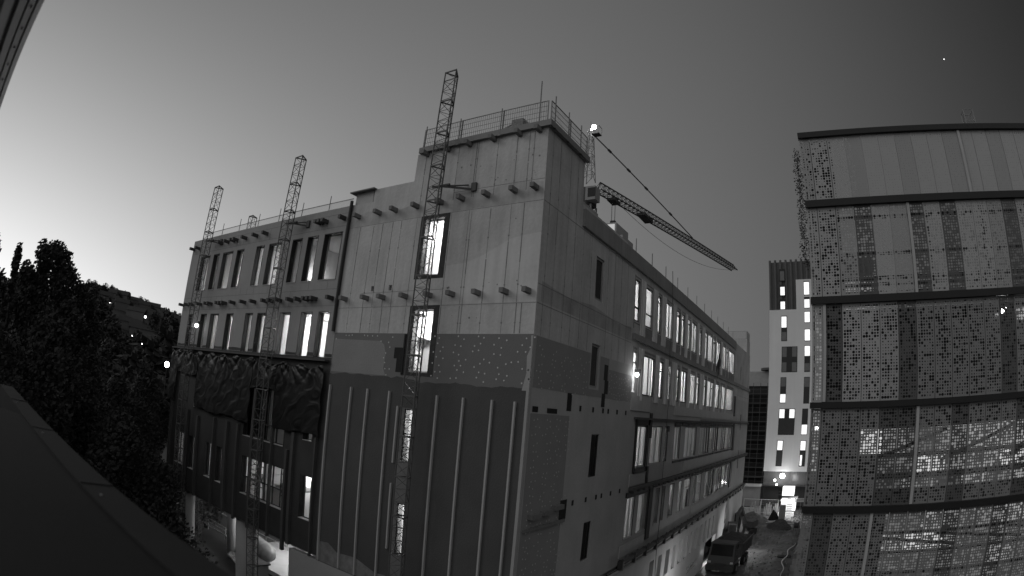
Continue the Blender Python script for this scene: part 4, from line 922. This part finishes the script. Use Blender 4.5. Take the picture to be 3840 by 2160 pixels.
# ---------------------------------------------------------------- far end of the street
def fence_run(x0_, x1_, y, z0_, h, lb):
    t = thing('mesh_fence', (x0_, y, z0_), lb, 'fence')
    m = MB(); n = max(1, round((x1_ - x0_) / 3))
    for k in range(n + 1): x = x0_ + (x1_ - x0_) * k / n; m.bar((x, y, z0_), (x, y, z0_ + h), .08)
    m.bar((x0_, y, z0_ + h), (x1_, y, z0_ + h), .07); m.bar((x0_, y, z0_ + .1), (x1_, y, z0_ + .1), .06); m.build('frame', FRM, t)
    w_ = MB(); k = x0_
    while k < x1_: w_.bar((k, y, z0_), (k, y, z0_ + h), .02); k += .22
    for q in range(1, 8): w_.bar((x0_, y, z0_ + h * q / 8), (x1_, y, z0_ + h * q / 8), .02)
    w_.build('wire_mesh', STEEL, t)
fence_run(-11.2, -5.9, 86.5, GZ, 2.1, 'tall mesh fence closing the far end of the dirt street')
MB_ = MB
t = thing('timber_hoarding', (-8.5, 85, GZ), 'row of pale upright boards leaning against the fence at the end of the street', 'hoarding')
for k in range(22):
    x = -10.0 + k * .22 + R.uniform(-.03, .03)
    if k in (8, 9, 15): continue
    MB().box(x, x + .13, 85.0, 85.08, GZ, GZ + R.uniform(1.2, 2.1)).build('board', mat('pale_plank', .3, amt=.2), t)
t = thing('white_barrier', (-10.8, 82.5, GZ), 'low white slatted barrier beside the end of the white wall', 'barrier')
m_ = MB()
for k in range(10): m_.box(-11.1 + k * .2, -10.98 + k * .2, 82.5, 82.56, GZ + .2, GZ + 1.25)
m_.box(-11.15, -9.1, 82.46, 82.5, GZ + 1.25, GZ + 1.4); m_.build('slat', WHITE, t)
t = thing('far_hoarding', (-10, 93, GZ), 'long grey hoarding behind the mesh fence', 'hoarding')
MB().box(-13.5, -9.55, 93.5, 93.7, GZ, -9.9).build('panel', mat('hoarding_panel', .2, amt=.3, scale=.6), t); MB().box(-16, -9.5, 92.9, 94.5, -9.9, -9.55).build('coping', mat('pale_coping', .42), t)
MB().bar((-16, 93.0, -8.4), (-9.6, 93.0, -8.4), .06).build('handrail', DSTEEL, t)
def mound(name, x, y, rx, ry, h, lb, cat, v=.11, seed=1):
    rr = random.Random(seed); m = MB(); n = 26
    for i in range(n + 1):
        for k in range(n + 1):
            u, v_ = 2 * i / n - 1, 2 * k / n - 1; r = math.hypot(u, v_); hh = max(0, 1 - r * r) ** 1.1 * h * (1 + .35 * noise2(u * 4 + seed, v_ * 4)) + (rr.uniform(-.05, .05) * h if r < 1 else 0)
            m.v.append((u * rx, v_ * ry, hh - .15))
    m.f = [(i * (n + 1) + k, (i + 1) * (n + 1) + k, (i + 1) * (n + 1) + k + 1, i * (n + 1) + k + 1) for i in range(n) for k in range(n)]
    o = m.build(name, mat('heap_%d' % int(v * 100), v, amt=.4, scale=2, fine=8, bump=.7)); o.location = (x, y, GZ); tag(o, lb, cat); return o
mound('soil_heap', -8.6, 78.5, 2.6, 2.0, 1.25, 'smooth soil heap at the foot of the white wall end', 'heap', .16, 2)
mound('rubble_heap', -4.6, 74.5, 1.9, 2.2, 1.1, 'rough dark rubble heap in front of the lit cabin', 'heap', .07, 5)
mound('black_sack', -5.9, 80.5, .9, .7, 1.3, 'black covered pile by the far fence', 'heap', .015, 7)
for k in range(7):
    o = MB().bar((0, 0, 0), (R.uniform(1.2, 2.4), R.uniform(-.6, .6), R.uniform(.1, .7)), .09, 5).build('pipe', WHITE); o.location = (-7 + k * .35, 78 + R.uniform(-1, 1), GZ + .15); tag(o, ORD[k] + ' loose pale pipe counting from the soil heap towards the rubble', 'pipe', 'loose pale pipes at the end of the street')
# lit cabin
t = thing('site_cabin', (-4.1, 86, GZ), 'brightly lit site cabin and doorway at the foot of the white tower', 'cabin')
MB().box(-5.4, -3.6, 86, 88, -10.4, -9.1).build('lit_upper_panel', emit('cabin_glow', 1.4), t)
MB().box(-5.3, -3.1, 84.5, 86, -12.4, -10.7).build('lit_front', emit('cabin_glow', 1.4), t)
MB().add([(-5.5, 84.2, -10.9), (-2.9, 84.2, -10.4), (-2.9, 86.2, -10.4), (-5.5, 86.2, -10.9), (-5.5, 84.2, -11), (-2.9, 84.2, -10.5), (-2.9, 86.2, -10.5), (-5.5, 86.2, -11)], [(0, 1, 2, 3), (7, 6, 5, 4), (0, 4, 5, 1), (1, 5, 6, 2)]).build('roof', WHITE, t)
MB().box(-5.2, -4.3, 80, 80.9, GZ, -11.0).build('door_panel', mat('cabin_door', .28), t)
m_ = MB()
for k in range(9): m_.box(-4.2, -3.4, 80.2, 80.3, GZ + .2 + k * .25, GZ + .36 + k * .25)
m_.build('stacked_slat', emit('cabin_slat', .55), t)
MB().box(-5.6, -3.2, 84.0, 84.4, GZ, -12.6).build('base', WHITE, t)
lamp(-4.2, 82.5, -10.6, 500, .4); lamp(-4.4, 89, -9.0, 200, .4)
t = thing('site_sign', (-2.6, 82, GZ), 'pale striped barrier board beside the lit cabin', 'barrier'); 
for k in range(3): MB().box(-3.2, -1.3, 82, 82.05, -10.75 + k * .2, -10.62 + k * .2).build('board', mat('lit_board', .75), t)
MB().bar((-2.3, 82.1, GZ), (-2.3, 82.1, -10.2), .1).build('post', STEEL, t)
# service edge along the right side of the street
t = thing('hose', (-2.3, 60, GZ), 'pale hose running along the right side of the dirt street', 'hose')
m_ = MB(); pr = None
for k in range(40):
    y = 48 + k * .62; q = Vector((-2.0 - .5 * math.sin(k * .13) - .15 * math.sin(k * .7), y, GZ + .12)); 
    if pr: m_.bar(pr, q, .1, 6)
    pr = q
m_.build('tube', WHITE, t)
for k in range(9):
    y = 46 + k * 3.6; m_ = MB(); m_.box(-.45, .45, -1.2, 1.2, 0, .55 + .25 * (k % 2)); m_.box(-.3, .35, -.9, .8, .55, .95) if k % 3 == 0 else None
    o = m_.build('concrete_block', mat('block_concrete', .22, amt=.3)); o.location = (-1.1, y, GZ + .02); o.rotation_euler.z = R.uniform(-.15, .15); tag(o, ORD[k] + ' concrete block from the camera along the right side of the dirt street', 'block', 'concrete blocks along the right of the street')
m_ = MB(); m_.box(-.7, .7, -.5, .5, 0, .06); o = m_.build('manhole', mat('dark_recess', .022)); o.location = (-2.6, 57.5, GZ + .05); tag(o, 'dark open manhole in the dirt near the hose', 'manhole')

# ---------------------------------------------------------------- vehicles
RUB = mat('tyre_rubber', .03, rough=.9); YEL = mat('machine_paint', .09, rough=.5, amt=.12); DGL = mat('dark_glass', .02, rough=.1)
def wheel(m, x, y, r, wd): m.bar((x - wd / 2, y, r), (x + wd / 2, y, r), 2 * r, 20)
def dump_truck(x, y, rz, lb):
    t = thing('dump_truck', (x, y, GZ), lb, 'dump truck', None, True, rz)
    m = MB(); m.box(-.55, .55, 0, 7.0, .75, 1.1); m.box(-1.25, 1.25, -.25, .05, .45, .95); m.build('chassis', DSTEEL, t)
    cabm = MB(); cabm.add([(-1.2, 0, .95), (1.2, 0, .95), (1.2, 1.9, .95), (-1.2, 1.9, .95), (-1.15, .12, 1.7), (1.15, .12, 1.7), (-1.1, .35, 2.85), (1.1, .35, 2.85), (1.1, 1.9, 2.85), (-1.1, 1.9, 2.85)],
        [(0, 1, 5, 4), (4, 5, 7, 6), (6, 7, 8, 9), (0, 4, 6, 9, 3), (1, 2, 8, 7, 5), (2, 3, 9, 8)]); cb = cabm.build('cab', YEL, t)
    MB().add([(-1.0, .10, 1.75), (1.0, .10, 1.75), (.97, .325, 2.75), (-.97, .325, 2.75)], [(0, 1, 2, 3)]).build('windscreen', DGL, cb)
    MB().box(1.152, 1.165, .5, 1.6, 1.8, 2.65).build('side_window', DGL, cb)
    for s in (-1, 1):
        MB().box(s * 1.0 - .13, s * 1.0 + .13, -.02, -.004, 1.08, 1.26).build('headlight', mat('lens', .6), cb)
        m = MB(); m.bar((s * 1.15, .3, 2.4), (s * 1.55, .15, 2.4), .05); m.box(s * 1.5 - .12, s * 1.5 + .12, .1, .18, 1.9, 2.5); m.build('mirror', DSTEEL, cb)
    b = MB(); b.add([(-1.25, 2.2, 1.2), (1.25, 2.2, 1.2), (1.25, 7.2, 1.2), (-1.25, 7.2, 1.2), (-1.4, 2.1, 2.5), (1.4, 2.1, 2.5), (1.4, 7.5, 2.5), (-1.4, 7.5, 2.5)], [(0, 3, 2, 1), (0, 1, 5, 4), (1, 2, 6, 5), (2, 3, 7, 6), (3, 0, 4, 7)])
    for k in range(6): b.box(1.3, 1.43, 2.4 + k * .95, 2.5 + k * .95, 1.3, 2.45)
    b.box(-1.45, 1.45, 2.05, 2.15, 2.48, 2.6); b.box(1.4, 1.5, 2.1, 7.5, 2.46, 2.6); b.build('tipper_body', mat('tipper_steel', .12, amt=.15), t)
    h = MB(); n = 14
    for i in range(n + 1):
        for k in range(n + 1): u, v_ = 2 * i / n - 1, 2 * k / n - 1; h.v.append((u * 1.32, 4.8 + v_ * 2.6, 2.3 + .75 * (1 - u * u) * (1 - v_ * v_) + R.uniform(-.05, .05)))
    h.f = [(i * (n + 1) + k, (i + 1) * (n + 1) + k, (i + 1) * (n + 1) + k + 1, i * (n + 1) + k + 1) for i in range(n) for k in range(n)]; h.build('soil_load', mat('load_soil', .06, amt=.4, scale=3, bump=.8), t)
    for s in (-1, 1):
        for yy in (.95, 4.6, 5.9):
            m = MB(); m.bar((s * 1.18 - .16, yy, .52), (s * 1.18 + .16, yy, .52), 1.04, 20); wh = m.build('wheel', RUB, t); m = MB(); m.bar((s * 1.345 - .01 * s, yy, .52), (s * 1.36, yy, .52), .5, 12); m.build('rim', STEEL, wh)
        MB().box(s * 1.0, s * 1.36, .3, 1.6, 1.08, 1.14).build('mudguard', YEL, t)
    return t
dump_truck(-7.75, 48.8, -.05, 'loaded dump truck facing the camera beside the white podium wall')
def excavator(x, y, rz, lb):
    t = thing('excavator', (x, y, GZ), lb, 'excavator', None, True, rz)
    for s in (-1, 1):
        m = MB(); m.poly([(-1.6, 0.25), (-1.35, 0), (1.35, 0), (1.6, .25), (1.6, .5), (1.3, .75), (-1.3, .75), (-1.6, .5)], s * .95 - .25, s * .95 + .25)
        m.v = [(p[1], p[0], p[2]) for p in m.v]; m.build('track', RUB, t)
    MB().box(-.7, .7, -.8, .8, .45, .95).build('undercarriage', DSTEEL, t)
    b = MB(); b.box(-1.15, 1.15, -.4, 1.7, .98, 1.75); b.box(-1.1, 1.1, 1.7, 2.0, 1.05, 1.6); b.build('body', YEL, t)
    cb = MB().box(-1.12, -.2, -1.3, .2, 1.0, 2.75).build('cab', YEL, t); MB().box(-1.05, -.27, -1.33, -1.305, 1.3, 2.6).build('cab_window', DGL, cb)
    m = MB(); m.bar((.25, -.4, 1.3), (.25, -2.4, 3.6), .38); m.bar((.25, -2.4, 3.6), (.25, -3.7, 3.0), .34); m.build('boom', YEL, t)
    m = MB(); m.bar((.25, -3.7, 3.05), (.25, -3.4, 1.0), .26); m.bar((.25, -2.2, 3.5), (.25, -3.5, 2.4), .12); m.build('stick', YEL, t)
    m = MB(); m.poly([(-3.7, .95), (-3.2, 1.0), (-2.9, .5), (-3.1, .1), (-3.7, .05), (-3.5, .5)], -.2, .7); m.v = [(p[1], p[0], p[2]) for p in m.v]; m.build('bucket', DSTEEL, t)
excavator(-8.35, 61.5, .25, 'dark tracked excavator parked behind the dump truck')
excavator(-8.5, 68.5, -.2, 'second excavator with folded boom at the far end of the white wall')
lamp(-9.9, 51.8, -11.2, 180, .2); lamp(-6.8, 38.0, -11.6, 170, .2); lamp(-6.4, 59.0, -11.2, 180, .2)  # first lights the portal; the other two are added fill without fixtures
flood((-9.3, 49.5, -11.3), 'small bright lamp by the podium portal next to the dump truck', 0, .07)

# ---------------------------------------------------------------- undercroft below the wing
def railing(x0_, y0_, x1_, y1_, z0_, lb, h=1.1, n=6):
    t = thing('railing', (x0_, y0_, z0_), lb, 'railing', 'railings beyond the columns'); m = MB()
    for k in range(n + 1): f = k / n; m.bar((x0_ + (x1_ - x0_) * f, y0_ + (y1_ - y0_) * f, z0_), (x0_ + (x1_ - x0_) * f, y0_ + (y1_ - y0_) * f, z0_ + h), .07)
    m.split(8, 'post', FRM, t); m = MB()
    for q in (.35, .7, 1.0): m.bar((x0_, y0_, z0_ + h * q), (x1_, y1_, z0_ + h * q), .06)
    m.build('rail', FRM, t)
railing(-52, 24, -34, 24, GZ, 'nearest galvanised railing between the round columns', 1.0)
railing(-54, 27.5, -36, 27.5, GZ + .1, 'second railing, one step further back under the wing', 1.0)
railing(-58, 31.5, -40, 31.5, GZ + .2, 'farthest railing, under the wing near the pale road edge', 1.1)
m_ = MB(); m_.box(-60, -38, 33.5, 34.0, GZ, GZ + .28); o = m_.build('kerb', mat('pale_kerb', .4)); o['kind'] = 'structure'
m_ = MB(); m_.box(-90, -30, 34.2, 41, GZ - .3, GZ + .02); o = m_.build('road', mat('asphalt', .07, amt=.2)); o['kind'] = 'structure'
mast(-40.6, 21.6, GZ, -9.6, 'low lattice scaffold tower beyond the railing between the columns', .7)
# lit pavement and wrapped bundle
m_ = MB(); m_.box(-38.5, -22.5, 23.2, 31.5, GZ - .3, GZ + .06); o = m_.build('pavement', mat('lit_pavement', .42, amt=.15)); o['kind'] = 'structure'
m_ = MB(); nseg = 24
pth = [(-38.2 + .23 * k, 24.9 - .05 * k, GZ + .85) for k in range(nseg)]
for k in range(nseg):
    rr_ = .72 * (1 - .5 * max(0, abs(k - 11.5) / 11.5 - .75) / .25) + .03 * math.sin(k * 2.2)
    for q in range(16): a = 2 * math.pi * q / 16; m_.v.append((pth[k][0], pth[k][1] + rr_ * math.cos(a), pth[k][2] + rr_ * math.sin(a) * .95))
m_.f = [(k * 16 + q, k * 16 + (q + 1) % 16, (k + 1) * 16 + (q + 1) % 16, (k + 1) * 16 + q) for k in range(nseg - 1) for q in range(16)] + [tuple(range(16)), tuple(range((nseg - 1) * 16, nseg * 16))]
o = m_.build('wrapped_bundle', mat('wrapping_foil', .22, rough=.4, amt=.3, scale=3), smooth=True); tag(o, 'long grey wrapped bundle lying on the lit pavement under the wing', 'bundle')
for k in range(4):
    o = MB().bar((0, 0, 0), (5.2, -1.3, 0), .16, 6).build('pipe', FRM); o.location = (-36.6 + .25 * k, 22.6 - .28 * k, GZ + .2); tag(o, ORD[k] + ' long pale pipe away from the wrapped bundle', 'pipe', 'pipes beside the wrapped bundle')
t = thing('site_hut', (-29.5, 18.4, GZ), 'pale panelled hut next to the thick round column', 'hut'); MB().box(-30.4, -28.9, 19.2, 20.6, GZ, -11.4).build('wall', mat('hut_panel', .4), t) ; MB().box(-30.5, -28.8, 19.1, 20.7, -11.4, -11.32).build('roof', DSTEEL, t)
lamp(-33, 27.5, -9.2, 900, .3); lamp(-29.0, 24, -9.0, 220, .3); lamp(-46, 29, -8.8, 130, .3); lamp(-28.3, 16.2, -12.4, 10, .1)

# ---------------------------------------------------------------- the near building that carries the camera
Hh = thing('near_building', (0, -1, GZ), 'dark near building, its ledge at the bottom left and its eave at the top left', 'building')
MB().box(-9.2, 4, .955, 1.20, -1.1, -.80).build('ledge_flashing', mat('ledge_flashing', .027, spec=.08, rough=.8, amt=.12), Hh)
MB().add([(-6.35, .955, -.815), (4, .955, -.815), (4, -1.2, -.86), (-8.6, -1.2, -.86), (-6.35, .955, -1.0), (4, .955, -1.0), (4, -1.2, -1.0), (-8.6, -1.2, -1.0)], [(0, 3, 2, 1), (4, 5, 6, 7), (0, 4, 7, 3)]).build('ledge_roofing', mat('ledge_roofing', .018, spec=.08, rough=.8, amt=.2, scale=.6), Hh)
MB().box(-12, 4, -1.5, -1.2, GZ, -1.0).build('wall', mat('near_wall', .1), Hh)
pr_ = [(.066, 2.02), (.088, 1.8), (.098, 1.78), (.125, 1.66), (.135, 1.62), (.168, 1.5), (.190, 1.47), (.235, 1.3), (.4, 1.15)]
for k in range(len(pr_) - 1):
    (r1, z1), (r2, z2) = pr_[k], pr_[k + 1]; gv = k in (1, 3, 5)
    a, b = (-r1 * z1, z1), (-r2 * z2, z2); off = .012 if gv else 0
    MB().add([(x, y - off - t_, z) for t_ in (0, .03) for x in (-14, -1.2) for y, z in (a, b)], [(0, 1, 3, 2), (4, 6, 7, 5), (0, 2, 6, 4), (1, 5, 7, 3), (0, 4, 5, 1), (2, 3, 7, 6)]).build('eave_strip', mat('eave_groove', .02, rough=.5) if gv else mat('eave_%d' % k, (.34, .2, .22, .2, .16, .2, .13, .1)[k], rough=.5, amt=.2, scale=1.5), Hh)
for k in range(12): MB().bar((-2.6 - k * .3, -.19, 1.71), (-2.6 - k * .3, -.18, 1.71), .02, 8).build('screw', DSTEEL, Hh)

# tip of a second crane behind the screen building, and the morning star
t = thing('far_crane_tip', (18, 51, GZ), 'top of a distant lattice crane mast above the perforated building', 'crane'); m_ = MB(); lattice(m_, 20.4, 58.0, GZ, 32.6, 1.3, 1.3, 1.5); m_.build('mast', STEEL, t)

o = ball(1.6, 8).build('bright_star', emit('star_light', 3.0)); o.location = (1800 * math.sin(math.radians(18.6)) * .8375, 1800 * math.cos(math.radians(18.6)) * .8375, 1800 * .5464); tag(o, 'tiny bright star high in the dark sky at the upper right', 'star')
def pallet(x, y, rz, n, lb):
    t = thing('pallet_stack', (x, y, GZ + .03), lb, 'pallets', 'pallet stacks along the street', True, rz)
    for k in range(n):
        m = MB()
        for q in range(5): m.box(-.6 + q * .27, -.48 + q * .27, -.4, .4, k * .15 + .11, k * .15 + .135)
        for q in (-.36, 0, .36): m.box(-.6, .6, q - .04, q + .04, k * .15, k * .15 + .11)
        m.build('pallet', TIM, t)
for x, y, rz, n, lb in ((-1.6, 64.5, .2, 4, 'low stack of pallets right of the hose'), (-1.4, 69.0, -.3, 6, 'tall stack of pallets against the perforated building near the rubble'), (-7.6, 71.5, .5, 3, 'stack of pallets by the second excavator')): pallet(x, y, rz, n, lb)
t = thing('cable_drum', (-2.2, 72.5, GZ), 'wooden cable drum standing right of the rubble heap', 'cable drum', None, True)
for a in (-.35, .35): MB().bar((a - .04, 0, .7), (a + .04, 0, .7), 1.4, 20).build('flange', TIM, t)
MB().bar((-.3, 0, .7), (.3, 0, .7), .7, 14).build('core', DSTEEL, t)
rr = random.Random(21)
m_ = MB()
for k in range(900):
    x = rr.uniform(-9.4, -.8); y = rr.uniform(42, 88); s_ = rr.uniform(.03, .11) * (1.6 if rr.random() < .1 else 1)
    m_.box(x, x + s_, y, y + s_ * rr.uniform(.7, 1.6), GZ - .05, GZ + s_ * .6 + .05)
o = m_.build('gravel', mat('loose_stone', .2, amt=.4, scale=2)); o['kind'] = 'stuff'; tag(o, 'loose stones scattered over the dirt street', 'rubble', kind='stuff')
# joints and fixings on the near ledge
for k in range(6):
    x = -9.5 + k * 2.0; MB().box(x, x + .025, .957, 1.198, -.799, -.792).build('flashing_seam', mat('ledge_seam', .02), Hh)
    MB().bar((x + .3, 1.02, -.799), (x + .3, 1.02, -.79), .02, 8).build('rivet', STEEL, Hh)

# working scaffold standing inside the lit lower rooms of the left wing
t = thing('interior_scaffold', (-25, 19, -7.5), 'dark tubular scaffold seen through the wide lit window of the left wing', 'scaffold')
m = MB()
for x in (-27.6, -26.6, -25.7, -24.6, -23.7): m.bar((x, 18.6, -7.5), (x, 18.6, -3.9), .07, 6); m.bar((x, 19.6, -7.5), (x, 19.6, -3.9), .07, 6)
for z in (-5.9, -5.35, -4.7, -4.4): m.bar((-28, 18.6, z), (-23.2, 18.6, z), .06, 6)
for x in (-27.6, -25.7, -24.6): m.bar((x, 18.6, -6.4), (x + 1.0, 18.6, -4.6), .05, 6); m.bar((x + 1.0, 18.6, -6.4), (x, 18.6, -4.6), .05, 6)
m.build('frame', DSTEEL, t); MB().box(-28, -23.2, 18.5, 19.7, -5.32, -5.26).build('platform', TIM, t)
t = thing('trestle', (-21.3, 18.8, -7.5), 'dark trestle and stacked boards behind the narrow lit window beside the striped wall', 'trestle')
m = MB()
for a, b in (((-22, -5.0), (-20.6, -4.8)), ((-22, -5.2), (-20.6, -5.3)), ((-22, -4.6), (-20.6, -5.1)), ((-21.8, -6.3), (-21.3, -5.0)), ((-20.9, -6.3), (-21.2, -5.0))): m.bar((a[0], 18.9, a[1]), (b[0], 18.9, b[1]), .07, 6)
m.build('frame', DSTEEL, t); MB().box(-21.9, -20.6, 19.2, 19.9, -7.5, -5.6).build('board_stack', TIM, t)

for k, (y, z) in enumerate(((30.2, -7.5), (32.4, -3.4), (37.0, -3.4), (41.0, -7.5), (45.5, -3.4), (46.8, -7.5), (49.8, -3.4), (51.5, -7.5), (54.0, -3.4), (55.5, -7.5))):
    m = MB(); m.box(-.35, .35, -.5, .5, 0, .12); m.box(-.3, .3, -.45, .45, .12, 1.0 + .25 * (k % 3)); m.box(-.2, .25, -.3, .2, 1.0 + .25 * (k % 3), 1.5 + .25 * (k % 3))
    o = m.build('stacked_crate', (TIM, SLAB, DSTEEL)[k % 3]); o.location = (-10.9 - .3 * (k % 2), y, z + .01); tag(o, ORD[k] + ' stack of building material from the near end inside the lower street rooms', 'stack', 'stacks of material inside the street rooms')
